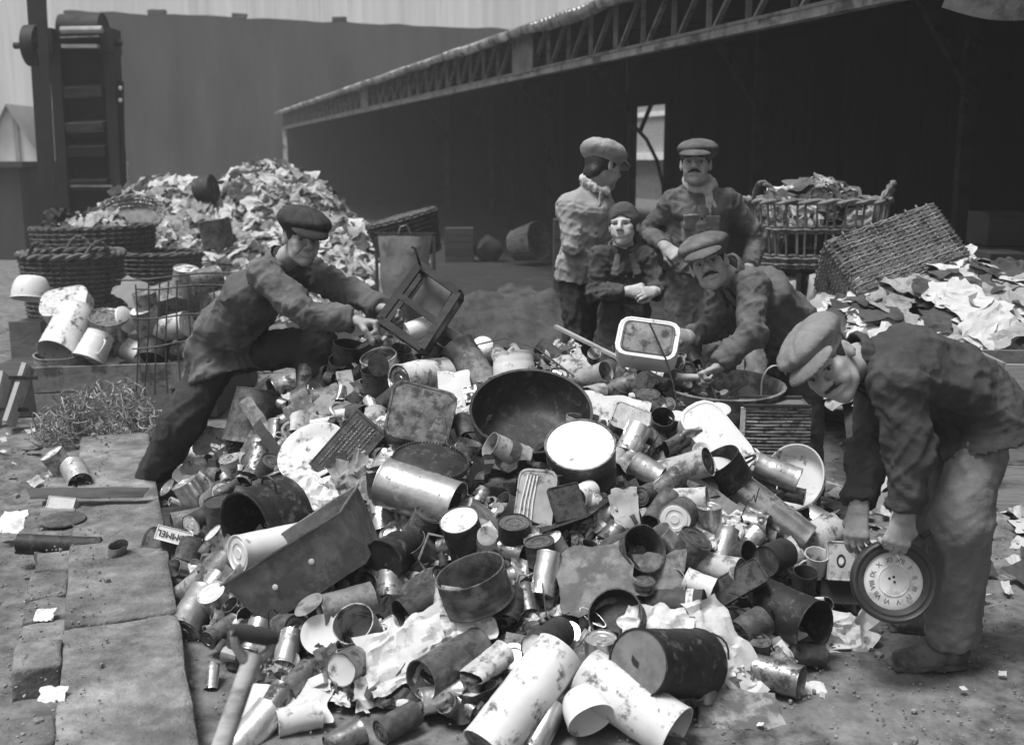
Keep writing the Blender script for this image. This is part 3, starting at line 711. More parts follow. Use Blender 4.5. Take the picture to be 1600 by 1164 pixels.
    # jacket
    jk = o['jacket']; W = jk.get('w', 1.)*g; ext = jk.get('ext', .10); hem = J['pel']-nrm(wst-J['pel'])*ext
    if 'hem' in J: hem = J['hem']
    F = Fld(lo, hi, jk.get('vox', .0095)); sw = jk.get('sleeve', 1.)
    F.ec(hem, J['pel'], hl, (jk.get('hemw', .185)*W, jk.get('hemd', .14)*W), (.175*W, .130*W), .0, .4)
    F.ec(J['pel'], wst, hl, (.175*W, .130*W), (.165*W, .120*W), .05); F.ec(wst, chs, lat, (.165*W, .120*W), (.180*W, .128*W), .05)
    F.ec(chs, J['nb']-sp*.02, lat, (.180*W, .125*W), (.075, .072), .05, .5)
    for s in 'AB':
        sh = J['s'+s]; F.rc(J['nb']*.6+sh*.4-sp*.02, sh, .060, .068*sw, .05)
        F.rc(sh, J['e'+s], .070*sw, .058*sw, .03); F.rc(J['e'+s], J['w'+s], .058*sw, .047*sw, .02)
    F.cut_near(hem, hem-J['pel'], .32)
    for s in 'AB': F.cut_near(J['w'+s]+(J['e'+s]-J['w'+s])*.06, J['w'+s]-J['e'+s], .10)
    vq = F.surf(1); b = []
    for s in 'AB':
        b.append((J['e'+s], J['w'+s]-J['s'+s], .011, .15)); b.append((J['s'+s], J['e'+s]-J['s'+s], .007, .14)); b.append((J['w'+s], J['w'+s]-J['e'+s], .006, .10))
    b.append((wst+cf*.1, sp+lat*.5, .010, .2)); b.append((J['pel'], sp-lat*.4, .009, .22))
    Vj, Qj = folds(vq, b, jk.get('amp', .010), o.get('seed', 1), sp*.8+lat*.5, 9.5); Nj = vnorm(Vj, Qj)
    def seam(p, n, rad, dp=.005, wd=.007):
        q = Vj-p; return dp*np.exp(-((q @ nrm(n))/wd)**2)*(np.linalg.norm(q, axis=1) < rad)
    g_ = 0
    for s in 'AB':
        ad = nrm(J['e'+s]-J['s'+s]); g_ = g_+seam(J['s'+s]+ad*.02, ad+(lat if s == 'B' else -lat)*.7, .125)+seam(J['w'+s]+(J['e'+s]-J['w'+s])*.28, J['w'+s]-J['e'+s], .09, .004)
    back_ = ((Vj-chs) @ cf) < .0
    g_ = g_+seam(J['nb']-sp*.12, sp, .26, .005)*back_+seam(J['nb']-sp*.2, lat, .5, .004)*(1 if not jk.get('noline') else back_)     # yoke and front / back seams
    jo = part(jk.get('name', 'jacket'), (Vj-Nj*g_[:, None], Qj), jk['mat'])
    # collar and lapels
    cx = nrm(lat-sp*np.dot(lat, sp)); cy = nrm(cf-sp*np.dot(cf, sp)-cx*np.dot(cf, cx)); nb = J['nb']
    if jk.get('collar', True):
        F = Fld(nb-.22, nb+.22, .0065); pts = []
        for i in range(15):
            a = math.radians(28+i*(304/14)); pts.append(nb+(cx*math.sin(a)*.080+cy*math.cos(a)*.072)+sp*(.012-.022*math.cos(a)))
        for i in range(14):
            F.ec(pts[i], pts[i+1], sp, (.026, .009), (.026, .009), .006, .8)
        for s in (-1, 1):
            a = nb+cx*s*.036+cy*.083-sp*.010; c_ = nb+cx*s*.062+cy*jk.get('lap', .112)-sp*.12
            F.ec(a, c_, cx, (.020, .006), (.028, .005), .008, .6)
        part('collar', folds(F.surf(1), (), .003, 4, None, 14), jk.get('cmat', jk['mat']), jo)
    if jk.get('bib'):
        F = Fld(nb-.5, nb+.3, .008); F.ec(nb-sp*.105+cy*.040, nb-sp*.19+cy*.042, cx, (.085, .097), (.118, .106), .02, .3); F.ec(nb-sp*.19+cy*.042, wst+cy*.036, cx, (.118, .106), (.130, .108), .02, .3)
        part('bib', folds(F.surf(1), (), .005, 31, sp, 12), 'bib', jo)
    for t in jk.get('pockets', ()):                 # patches sewn on the cloth
        p0 = nb+cx*t[0]+cy*t[2]-sp*t[1]; F = Fld(p0-.12, p0+.12, .006)
        A = np.array([cx, cy*.98-sp*.15, sp]); A[1] = nrm(A[1])
        F.box(p0, (t[3], .014, t[4]), A, .006); F.box(p0+sp*t[4]*.8+cy*.006, (t[3]*1.04, .014, t[4]*.28), A, .006, .002)
        part('pocket', folds(F.surf(1), (), .003, 2, None, 16), jk.get('pmat', jk['mat']), jo)
    for t in jk.get('buttons', ()):
        p0 = nb+cx*t[0]+cy*t[2]-sp*t[1]; e = MB(); e.lathe([(.0001, .004), (.007, .003), (.009, 0), (.009, -.006)], 10)
        e.build('button', 'ink', jo, axis_frame(p0-base, cy))
    if 'shirt' in o:
        F = Fld(nb-.25, nb+.2, .008); F.ec(nb-sp*.02, nb-sp*.155+cy*.062, cx, (.052, .060), (.016, .062), .02); F.rc(nb-sp*.01, nb+sp*.03, .064, .060, .03)
        part('shirt', folds(F.surf(1), (), .004, 8, None, 12), o['shirt'])
    if 'scarf' in o:
        F = Fld(nb-.3, nb+.25, .0065); pts = []
        for i in range(17):
            a = 2*PI*i/16; pts.append(nb+cx*math.sin(a)*.078+cy*(math.cos(a)*.074+.008)+sp*(.022-.03*math.cos(a)+.006*math.sin(a*3)))
        for i in range(16): F.rc(pts[i], pts[i+1], .021, .021, .012)
        kx = o.get('knot', (.03, .0)); k0 = nb+cx*kx[0]+cy*.095-sp*.02; F.ell(k0, (.028, .022, .024), None, .015)
        if o.get('scarf_tail', True):
            F.ec(k0, k0-sp*.10+cy*.035+cx*.006, cx, (.02, .010), (.028, .009), .01); F.ec(k0-sp*.10+cy*.035, k0-sp*.19+cy*.035-cx*.02, cx, (.028, .009), (.012, .006), .01)
            F.ec(k0, k0-sp*.09+cy*.03+cx*.04, cx, (.018, .010), (.020, .008), .01)
        part('neckerchief', folds(F.surf(1), (), .006, 6, sp, 22), o['scarf'])
    # trousers and shoes
    tr = o['trousers']; F = Fld(lo, hi, .0105); tw = tr.get('w', 1.)
    F.ec(J['pel']+(J['hA']+J['hB']-2*J['pel'])*.1, wst, hl, (.150*g, .110*g), (.14*g, .100*g), .0, .4)
    for s in 'AB':
        F.rc(J['h'+s], J['k'+s], .094*min(tw, 1.08)*g*tr.get('hip', 1.), .078*tw, .045); an = J['a'+s]; F.rc(J['k'+s], an, .078*tw, .068*tw, .03)
        F.cut_near(an, an-J['k'+s], .13)
    b = []
    for s in 'AB':
        b += [(J['k'+s], J['a'+s]-J['h'+s], .006, .18), (J['a'+s], J['a'+s]-J['k'+s], .008, .13), (J['h'+s], J['k'+s]-J['h'+s], .007, .18)]
    ta = nrm(J['kA']-J['hA'])
    part('trousers', folds(F.surf(1), b, tr.get('amp', .009), o.get('seed', 1)+20, ta, 10), tr['mat'])
    for s in 'AB':
        if 't'+s in J:
            a = J['a'+s]; t = J['t'+s]; d = nrm(np.array([t[0]-a[0], t[1]-a[1], (t[2]-a[2])*.0])); z0 = t[2]; sd_ = np.cross(d, [0, 0, 1.])
            he = np.array([a[0], a[1], z0])-d*.06; to = he+d*.275; F = Fld(np.minimum(he, to)-.1, np.maximum(he, to)+np.array([.1, .1, .2]), .006)
            up = np.array([0, 0, 1.])
            F.ec(he+d*.03+up*.045, he+d*.13+up*.045, sd_, (.036, .048), (.043, .044), .02, .8); F.ec(he+d*.13+up*.042, to-d*.045+up*.032, sd_, (.043, .042), (.048, .030), .03, .9)
            F.rc(he+d*.05+up*.06, a+up*.04, .044, .046, .03); F.cut(he+up*.004, -up)
            F.box(he+d*.134+up*.008, (.132, .040, .008), np.array([d, sd_, up]), .009, .004)
            part('shoe', folds(F.surf(1), [(he+d*.18, d, .002, .07)], .004, 3, None, 12), o.get('shoemat', 'shoe'))
    return body
D = at
DBG = False
# --- man leaning on the heap from the left
bent = person('man in dark flat cap leaning over the heap, pulling out a wooden frame',
    dict(head=D(472, 374, 5.22), nb=D(436, 412, 5.30), sA=D(414, 432, 5.12), sB=D(478, 424, 5.47), eA=D(484, 494, 4.97), wA=D(556, 501, 4.96), fA=D(606, 508, 4.95),
         eB=D(548, 458, 5.35), wB=D(602, 484, 5.14), fB=D(640, 492, 5.08), chs=D(400, 458, 5.33), wst=D(362, 510, 5.40), pel=D(342, 548, 5.44), hem=D(352, 586, 5.42),
         hA=D(334, 566, 5.36), hB=D(385, 552, 5.50), kA=D(284, 660, 5.30), aA=D(236, 748, 5.47), tA=gr(258, 772, .0), kB=D(496, 540, 5.34), aB=D(492, 640, 5.34)),
    camdir(.50, -.22, .82), camdir(.10, 1, .05), camdir(.85, -.35, .35),
    dict(seed=3, hk=1.2, smile=1, hs=1.02, moustache=None, gaze=camdir(0, 0, 1), cap=dict(mat='cap_dark', big=1.08, tilt=.12, seed=4, h=.050, vt=.34),
         jacket=dict(mat='jacket_worn', hemw=.20, hemd=.175, w=1.06, sleeve=1.15, amp=.012, buttons=[(.0, .16, .150), (.0, .26, .150)]), trousers=dict(mat='trouser_dark', w=1.28), shirt='cloth_dark',
         handA=(1, 1.25, camdir(-.1, -.9, .0), 1.1), handB=(-1, 1.0, camdir(-.2, -.9, .2), .6), dbg=DBG))
# --- man seen from behind, pale jacket
person('man in pale cap and pale jacket standing with his back half turned',
    dict(head=D(943, 262, 6.42), nb=D(927, 292, 6.42), sA=D(888, 324, 6.34), sB=D(942, 320, 6.62), eA=D(893, 385, 6.28), wA=D(938, 412, 6.40), fA=D(952, 414, 6.42), eB=D(955, 372, 6.66), wB=D(972, 395, 6.72), fB=D(982, 400, 6.72),
         pel=D(912, 412, 6.45), hA=D(898, 424, 6.40), hB=D(926, 424, 6.52), kA=D(903, 530, 6.38), aA=D(905, 640, 6.45), tA=D(922, 662, 6.5), kB=D(918, 525, 6.5), aB=D(918, 640, 6.52), tB=D(935, 662, 6.55)),
    camdir(.82, -.12, -.55), camdir(.05, 1, 0), camdir(.80, 0, -.60),
    dict(seed=5, cap=dict(mat='cap_light', big=1.08, tilt=.10, seed=2, h=.062, vt=.30), jacket=dict(mat='jacket_light', ext=.10, w=1.0, amp=.006, sleeve=.92), trousers=dict(mat='trouser_dark'), scarf='scarf', scarf_tail=False, knot=(0, 0),
         handA=(1, .9, camdir(0, -1, 0), .5), handB=(-1, .9, camdir(0, -1, 0), .5), dbg=DBG))
# --- girl in head scarf
person('young woman in dark headscarf and long buttoned coat, hands clasped, smiling to the left',
    dict(head=D(974, 353, 6.0), nb=D(974, 390, 6.05), sA=D(940, 404, 6.02), sB=D(1008, 404, 6.02), eA=D(930, 458, 5.98), wA=D(982, 455, 5.84), fA=D(1006, 452, 5.82), eB=D(1026, 452, 5.98), wB=D(1022, 455, 5.84), fB=D(1004, 457, 5.80),
         pel=D(976, 485, 6.08), hem=D(974, 590, 6.08), hA=D(962, 495, 6.08), hB=D(990, 495, 6.08), kA=D(962, 580, 6.06), aA=D(962, 660, 6.08), tA=D(958, 690, 6.0), kB=D(990, 580, 6.06), aB=D(990, 660, 6.08), tB=D(990, 690, 6.0)),
    camdir(-.30, -.05, .95), camdir(-.03, 1, .05), camdir(-.08, 0, 1),
    dict(seed=8, smile=.8, fat=.92, hs=.95, skin='skin_pale', gaze=camdir(-.8, 0, .6), headscarf='coat_dark', girth=.86, jacket=dict(name='coat', lap=.126, cmat='jacket_worn', mat='coat_dark', hemw=.25, hemd=.20, w=.92, sleeve=.92, amp=.009, buttons=[(.03, .22, .118), (.03, .32, .112), (.03, .42, .125)]),
         trousers=dict(mat='trouser_dark', w=.8), shirt='scarf', hk=.92, browless=1, handA=(1, .75, camdir(.1, -.2, -.9), .6), handB=(-1, .8, camdir(0, -.3, -.9), .6), dbg=DBG))
# --- man with moustache, hand on hip
person('moustached man in flat cap and knotted white neckerchief standing with hands on hips',
    dict(head=D(1087, 257, 6.2), nb=D(1092, 292, 6.28), sA=D(1050, 316, 6.27), sB=D(1138, 314, 6.27), eA=D(1014, 364, 6.42), wA=D(1040, 386, 6.16), fA=D(1058, 400, 6.10), eB=D(1184, 368, 6.36), wB=D(1172, 418, 6.22), fB=D(1158, 434, 6.14),
         pel=D(1086, 418, 6.32), hA=D(1066, 432, 6.30), hB=D(1112, 432, 6.30), kA=D(1062, 540, 6.26), aA=D(1060, 650, 6.32), tA=D(1050, 680, 6.2), kB=D(1118, 540, 6.26), aB=D(1122, 650, 6.32), tB=D(1135, 680, 6.2)),
    camdir(-.22, -.06, .97), camdir(.02, 1, .08), camdir(-.08, 0, 1),
    dict(seed=9, old=1, moustache=1.2, fat=1.05, hs=1.0, gaze=camdir(-.05, 0, 1), cap=dict(mat='cap_mid', big=1.0, tilt=.10, side=-.012, seed=7, h=.038, vt=.22), scarf='scarf', knot=(.035, 0),
         jacket=dict(name='shirt', mat='knit', ext=.02, w=1.0, sleeve=.95, collar=False, pmat='bib', bib=1, pockets=[(-.060, .185, .138, .042, .045), (.062, .190, .138, .042, .045)], buttons=[(0.0, .16, .150), (0.0, .24, .152)]),
         trousers=dict(mat='trouser_mid', w=1.2), handA=(1, .9, camdir(.3, -.5, -.8), .5), handB=(-1, .9, camdir(-.3, -.3, -.8), .5), dbg=DBG))
# --- crouching man holding a basin
person('grinning man in flat cap bending behind the heap, holding a white basin',
    dict(head=D(1107, 413, 4.92), nb=D(1142, 428, 5.02), sA=D(1130, 448, 5.20), sB=D(1176, 446, 4.90), eA=D(1128, 508, 5.12), wA=D(1078, 526, 4.96), fA=D(1050, 524, 4.88), eB=D(1172, 524, 4.78), wB=D(1122, 574, 4.74), fB=D(1094, 586, 4.72),
         chs=D(1182, 458, 5.08), wst=D(1222, 496, 5.14), pel=D(1246, 532, 5.18), hem=D(1258, 574, 5.18), hA=D(1234, 545, 5.28), hB=D(1256, 548, 5.10), kA=D(1222, 668, 5.22), aA=D(1226, 770, 5.28), tA=gr(1200, 790, .0), kB=D(1254, 668, 5.08), aB=D(1262, 772, 5.14), tB=gr(1235, 800, .0)),
    camdir(-.28, -.06, .95), camdir(-.34, .93, .08), camdir(-.75, -.5, .5),
    dict(seed=12, moustache=1.15, smile=1, gaze=camdir(-.05, .1, 1), cap=dict(mat='cap_mid', big=1.02, tilt=.10, seed=9, h=.044, vt=.26),
         jacket=dict(mat='jacket_worn', w=1.06, amp=.012, hemw=.19, sleeve=1.1), trousers=dict(mat='trouser_dark', w=1.25), shirt='cloth_dark', handA=(-1, .9, camdir(0, -.3, -.9), .6), handB=(1, 1.1, camdir(0, -.9, .2), .7), dbg=DBG))
# --- man with the clock
person('man in pale flat cap bent double at the right, gripping an old wall clock',
    dict(head=D(1292, 568, 3.42), nb=D(1346, 562, 3.52), sA=D(1376, 590, 3.66), sB=D(1404, 594, 3.34), eA=D(1360, 706, 3.56), wA=D(1342, 794, 3.44), fA=D(1336, 852, 3.40), eB=D(1424, 706, 3.28), wB=D(1413, 806, 3.27), fB=D(1396, 862, 3.27),
         chs=D(1416, 572, 3.52), wst=D(1488, 600, 3.54), pel=D(1534, 640, 3.55), hem=D(1546, 684, 3.54), hA=D(1516, 664, 3.64), hB=D(1536, 668, 3.47), kA=D(1462, 812, 3.66), aA=D(1478, 960, 3.74), tA=gr(1425, 985, 0), kB=D(1500, 818, 3.40), aB=D(1486, 1000, 3.46), tB=gr(1384, 1046, .0)),
    camdir(-.42, -.46, .78), camdir(-.72, .68, .05), camdir(-.45, -.9, .1),
    dict(seed=14, old=1, moustache=1.1, hs=1.03, gaze=camdir(-.45, -.3, .8), cap=dict(mat='cap_tan', big=.97, tilt=-.04, seed=11, h=.036, vt=.14, vl=.076),
         jacket=dict(mat='jacket_dark', w=1.05, amp=.011, hemw=.205, hemd=.21, sleeve=1.2), trousers=dict(mat='trouser_mid', w=1.28, amp=.007, hip=.84), handA=(1, .45, camdir(.6, 0, -.6), .5), handB=(-1, .55, camdir(0, -.1, -.9), .5), dbg=DBG))
# ================================================================== the scrap heap
def hp(x, y):
    xl = np.interp(y, [2.9, 3.3, 4.3, 5.5, 6.2], [-.75, -1.0, -1.42, -1.80, -1.9]); xr = np.interp(y, [2.9, 3.3, 4.0, 5.1, 6], [.55, .95, 1.32, 1.5, 1.5])
    H = np.interp(y, [2.92, 3.3, 4.0, 4.7, 5.3, 5.7, 6.2], [0, .14, .44, .67, .80, .66, .10])
    e = np.clip(np.minimum((x-xl)/1.0, (xr-x)/.62), 0, 1)
    return H*e**.7
TS = np.arange(2.6, 14, .012)
def surf(px, py):
    d = ray(px, py); P = CAM+d*TS[:, None]; dk = (P[:, 0]+1.1)+.36*(P[:, 1]-2.7)
    gl = np.where((dk > -.56) & (dk < .01) & (P[:, 1] < 6.6) & (P[:, 0] < -.6), .088, 0.)          # the stone edging stands proud
    h = P[:, 2] <= np.maximum(gl, hp(P[:, 0], P[:, 1]))
    return P[int(np.argmax(h))] if h.any() else P[-1]
LAND = []            # (px, py, radius px, short name) of the pieces placed by eye
ITEMS = []
def vary(seed): return np.random.RandomState(seed)
# ---- meshes, centred, z towards the visible end
def can_mesh(r, h, kind='closed', dent=.05, seed=0, taper=1.0, seg=26):
    m = MB(); r0 = r*taper; z0, z1 = -h/2, h/2; t = min(.0035, r*.05); L = lambda f: r0+(r-r0)*f
    if kind == 'pipe':
        p = [(L(0)*.94, z0), (L(0), z0), (L(.25), z0+h*.25), (L(.5), 0), (L(.75), z1-h*.25), (r, z1), (r*.94, z1), (L(.5)*.94, 0), (L(0)*.94, z0)]
        m.lathe(p, seg)
    else:
        p = [(1e-4, z0+t), (L(0)*.90, z0+t), (L(0)*.92, z0), (L(0)*1.015, z0), (L(0)*1.02, z0+t), (L(0)*1.0, z0+2*t)]
        p += [(L(f)*(1.0 if i % 2 else .985), z0+h*f) for i, f in enumerate((.14, .26, .3, .34, .5, .66, .7, .74, .88))]
        p += [(r, z1-2*t), (r*1.02, z1-t), (r*1.015, z1), (r*.965, z1)]
        if kind == 'closed': p += [(r*.955, z1-t*1.4)]
        else: p += [(r*.95, z1-t), (L(.5)*.955, 0), (L(.1)*.955, z0+h*.08), (1e-4, z0+h*.06)]
        m.lathe(p, seg)
    if dent > .1:                                    # trodden flat, more at one end
        q = vary(seed); f0, f1 = q.uniform(.45, 1), q.uniform(.35, .8); V = np.array(m.v); u = np.clip(V[:, 2]/h+.5, 0, 1); f = f0+(f1-f0)*u
        V[:, 0] *= f; V[:, 1] *= 1+(1-f)*.35; m.v = [tuple(v) for v in V]
    if dent: m.dent(r*dent*2.2, .55/r, seed); m.dent(r*dent*.8, 1.7/r, seed+5)
    return m
def lid_mesh(r, z1, dent=.03, seed=0, rings=True):
    t = min(.0035, r*.05); m = MB(); z = z1-t*1.2
    p = [(r*.965, z)]
    p += ([(r*.93, z-t*.7), (r*.80, z-t*.7), (r*.77, z+t*.3), (r*.56, z+t*.3), (r*.53, z-t*.7), (r*.30, z-t*.7), (r*.27, z+t*.2)] if rings else [(r*.8, z-.001), (r*.4, z-.002)])
    p += [(1e-4, z)]; m.lathe(p, 26)
    if dent: m.dent(r*dent*2.2, .55/r, seed)
    return m
def crumple_mesh(w_, h_, n=14, amp=.22, seed=0, thick=0, curl=.0):
    V = []; 
    for i in range(n+1):
        for j in range(n+1): V.append(((i/n-.5)*w_, (j/n-.5)*h_, 0))
    V = np.array(V); s = 3.2/max(w_, h_); a = amp*max(w_, h_)
    P = V*s+seed*3.1
    ed = 1+.18*noise(P*2.1, seed+9)
    V[:, :2] *= ed[:, None]
    V[:, 2] += a*(.9*(.35-np.abs(fbm(P, seed, 2))*1.6)+.5*(.3-np.abs(fbm(P*2.3, seed+3, 2))*1.4)+.35*noise(P*4.1, seed+4)*.5)
    V[:, 0] += a*.5*noise(P*1.7, seed+5); V[:, 1] += a*.5*noise(P*1.7, seed+6)
    if curl: 
        R = 1/curl; th = V[:, 0]/R; z = V[:, 2].copy(); V[:, 0] = (R-z)*np.sin(th); V[:, 2] = R-(R-z)*np.cos(th)
    Fq = [(i*(n+1)+j, (i+1)*(n+1)+j, (i+1)*(n+1)+j+1, i*(n+1)+j+1) for i in range(n) for j in range(n)]
    m = MB(); m.add(V, Fq)
    if thick: 
        b = len(V); V2 = V.copy(); V2[:, 2] -= thick
        m.add(V2, [tuple(reversed(f)) for f in Fq]); rim = [i*(n+1) for i in range(n+1)]+[n*(n+1)+j for j in range(1, n+1)]+[i*(n+1)+n for i in range(n-1, -1, -1)]+[j for j in range(n-1, 0, -1)]
        m.f += [(rim[k], rim[k-1], rim[k-1]+b, rim[k]+b) for k in range(len(rim))]
    return m
def sheet_mesh(w_, h_, seed=0, bend=.06, thick=.002, torn=.05, n=9):
    m = crumple_mesh(w_, h_, n, bend, seed, thick); return m
def rbox_mesh(w_, h_, d_, r=.01, dent=.01, seed=0, n=3):
    """box with rounded upright edges, w x h face towards z, d deep"""
    m = MB(); ring = []
    for cx, cy, a0 in ((1, 1, 0), (-1, 1, PI/2), (-1, -1, PI), (1, -1, 3*PI/2)):
        for k in range(n+1):
            a = a0+PI/2*k/n; ring.append((cx*(w_/2-r)+r*math.cos(a), cy*(h_/2-r)+r*math.sin(a)))
    N = len(ring); zs = [(-d_/2, .94), (-d_/2, 1.0), (-d_/2+d_*.5, .995), (d_/2-.002, 1.0), (d_/2, .985), (d_/2, .93), (d_/2-.003, .90)]
    V = [(x*s, y*s, z) for z, s in zs for x, y in ring]+[(0, 0, d_/2-.003), (0, 0, -d_/2)]
    Fq = [(a*N+k, a*N+(k+1) % N, (a+1)*N+(k+1) % N, (a+1)*N+k) for a in range(len(zs)-1) for k in range(N)]
    b = (len(zs)-1)*N; Fq += [(b+k, b+(k+1) % N, len(V)-2) for k in range(N)]+[((k+1) % N, k, len(V)-1) for k in range(N)]
    m.add(V, Fq)
    if dent: m.dent(dent*max(w_, h_)*1.6, 3.2/max(w_, h_), seed)
    return m
def put(px, py, rad, lift, Y):
    """centre of a piece seen at px, py: on the heap, raised towards the eye"""
    p = surf(px, py) if Y is None else at(px, py, Y)
    if Y is None:
        v = nrm(CAM-p); p = p+v*(rad*.55+lift)
    return p
def reg(o, label, cat, px, py, rpx, group=None):
    tag(o, label, cat, group); LAND.append((px, py, rpx, label.split(',')[0])); ITEMS.append(o); return o
SEED = [100]
def I(kind, px, py, d, l, ang, f, mat, label, lid=None, lift=0., Y=None, dent=None, taper=1., name='tin_can', cat='can', rings=True):
    """round piece: d, l in picture pixels, visible end pointing at ang in the picture, f = how far it faces the camera"""
    SEED[0] += 1; s = SEED[0]
    p0 = surf(px, py) if Y is None else at(px, py, Y); k = 1/ppm(p0); r = d*k/2; h = l*k/math.sqrt(max(.12, 1-f*f)) if kind not in ('basin', 'dish', 'lid') else l*k
    h = min(h, l*k*1.35)
    a = math.radians(ang); g = math.sqrt(1-f*f); ax = camdir(math.cos(a)*g, math.sin(a)*g, f)
    p = put(px, py, r, lift, Y); mw = axis_frame(p, ax, (s*1.7) % 6)
    dn = dent if dent is not None else .055
    if kind in ('closed', 'open', 'pipe', 'crush'):
        m = can_mesh(r, h, 'closed' if kind == 'closed' else 'pipe' if kind == 'pipe' else 'open', .16 if kind == 'crush' else dn, s, taper)
        o = m.build(name, mat, None, mw)
        if kind == 'closed':
            lid_mesh(r, h/2, dn, s, rings).build('lid', lid or mat, o)
        if kind == 'crush' or (kind == 'open' and s % 3 == 0 and cat == 'can'):      # the cut lid still hangs on its rim
            lm = MB(); lm.lathe([(r*.9, .001), (r*.7, .002), (r*.4, .0), (1e-4, .001)], 18); lm.dent(r*.1, .6/r, s)
            lm.build('lid', lid or mat, o, Matrix.Translation((r*.75, 0, h/2+r*.55)) @ Matrix.Rotation(1.15, 4, 'Y'))
    elif kind == 'basin':
        m = MB(); t = .004; n = 9
        pr = [(1e-4, -h)]+[(r*(.55+.45*math.sin(PI/2*i/n)), -h*math.cos(PI/2*i/n)) for i in range(n+1)]+[(r*1.03, .004), (r*1.03, -.004+.012)]
        pr += [(r*.985, .006)]+[(r*(.53+.45*math.sin(PI/2*i/n)), -(h-t*2)*math.cos(PI/2*i/n)) for i in range(n, -1, -1)]+[(1e-4, -h+2*t)]
        m.lathe(pr, 40); m.dent(r*.03, .6/r, s); o = m.build(name, mat, None, mw)
    elif kind in ('dish', 'lid'):
        m = MB(); hh = max(h, r*.12)
        pr = [(1e-4, 0), (r*.55, 0), (r*.72, hh*.35), (r*.97, hh), (r, hh), (r*1.0, hh-.003), (r*.74, hh*.25), (r*.56, -.004), (1e-4, -.004)] if kind == 'dish' else \
             [(1e-4, hh), (r*.4, hh*.96), (r*.8, hh*.75), (r*.93, hh*.45), (r*.98, hh*.4), (r, 0), (r*.97, 0), (r*.93, hh*.35), (r*.5, hh*.8), (1e-4, hh-.006)]
        m.lathe(pr, 34); m.dent(r*.03, .7/r, s); o = m.build(name, mat, None, mw)
    reg(o, label, cat, px, py, d/2)
    o['_r'] = r; o['_h'] = h
    return o
def handle(o, p0, p1, bow, rad=.004, mat=None, name='handle', n=12):
    """loop of wire or strap between two points of a piece (its own frame)"""
    p0 = np.array(p0); p1 = np.array(p1); bow = np.array(bow)
    m = MB(); m.tube([p0+(p1-p0)*(.5-.5*math.cos(PI*i/n))+bow*math.sin(PI*i/n)**.7 for i in range(n+1)], rad, 6)
    return m.build(name, mat or o.data.materials[0], o)
def B(kind, px, py, w_, h_, d_, ang, face, mat, label, lift=0., Y=None, name='tin_box', cat='box', bend=.05, rr=None, dent=.012, seed=None):
    """flat or boxy piece: face w x h pixels, turned ang in the picture, its face looking along (right, up, towards)"""
    SEED[0] += 1; s = seed or SEED[0]; p0 = surf(px, py) if Y is None else at(px, py, Y); k = 1/ppm(p0)
    z = camdir(*face); a = math.radians(ang); x = camdir(math.cos(a), math.sin(a), 0); x = nrm(x-z*np.dot(x, z)); y = np.cross(z, x)
    p = put(px, py, max(d_, 12)*k*.8, lift, Y); mw = frame(p, x, y, z)
    fx = 1/max(.35, math.hypot(np.dot(x, CR), np.dot(x, CU))); fy = 1/max(.35, math.hypot(np.dot(y, CR), np.dot(y, CU)))
    W, H, D_ = w_*k*fx, h_*k*fy, d_*k
    if kind == 'box': m = rbox_mesh(W, H, D_, rr*k if rr else .006, dent, s)
    elif kind == 'sheet': m = crumple_mesh(W, H, 10, bend, s, .0025)
    elif kind == 'paper': m = crumple_mesh(W, H, 18, bend, s, .0008)
    o = m.build(name, mat, None, mw, 28 if kind != 'paper' else 20)
    reg(o, label, cat, px, py, min(w_, h_)*.45); o['_w'] = W; o['_hh'] = H; o['_d'] = D_
    return o
def text_on(o, body, size, loc, rot, mat='ink', name='lettering', ext=.0004):
    c = bpy.data.curves.new(name, 'FONT'); c.body = body; c.size = size; c.extrude = ext; c.align_x = 'CENTER'; c.align_y = 'CENTER'
    t = bpy.data.objects.new(name, c); COL.objects.link(t); dg = bpy.context.evaluated_depsgraph_get()
    me = bpy.data.meshes.new_from_object(t.evaluated_get(dg)); bpy.data.objects.remove(t)
    me.materials.clear(); q = link(name, me, mat, o, Matrix.Translation(loc) @ Matrix.Rotation(rot, 4, 'Z')); return q

# ---- the pieces one can pick out, roughly from the back of the heap to the front
O = I('closed', 596, 577, 56, 40, 100, .5, 'tin_label', 'round tin with banded lid, behind the upright dark open tin', 'tin_dull')
O = I('open', 588, 606, 40, 55, 95, .35, 'tin_dark', 'upright dark open tin, below the fist of the leaning man', lift=.05)
O = I('closed', 660, 588, 50, 70, 190, .72, 'enamel_chip', 'pale drum with a stained round end, behind the square ring-stained tin', 'tin_dull', lift=.03)
B('sheet', 712, 612, 50, 62, 4, 5, (0, .35, .9), 'enamel', 'white enamelled plate, standing left of the black basin', lift=.03, name='metal_plate', cat='plate', bend=.03)
B('sheet', 541, 600, 24, 42, 3, 12, (.1, .1, .95), 'enamel', 'pointed white shard, beside the upright dark open tin', lift=.06, name='shard', cat='shard', bend=.02)
B('sheet', 492, 642, 92, 52, 4, 28, (-.1, .4, .9), 'sheet_grey', 'plain grey sheet of metal, above the printed board', lift=.03, name='metal_sheet', cat='sheet', bend=.04)
O = B('box', 655, 656, 100, 84, 55, -12, (.15, .42, .9), 'iron_grey', 'square ring-stained tin, with rounded corners, left of the black basin', rr=18, lift=.05, dent=.02)
m = MB(); k = O['_w']
m.lathe([(k*.10, .0008), (k*.22, .0012), (k*.25, .0008)], 24); m.build('stain', M('stain_pale', .24, .9, 0, .5, 30, .5, .06, 0, 10, 0, 30), O, Matrix.Translation((k*.08, -.01, O['_d']/2-.0028)))
I('dish', 492, 712, 112, 12, 110, .72, 'enamel_chip', 'large chipped white enamel lid, left of the printed board', name='metal_disc', cat='lid', lift=.03)
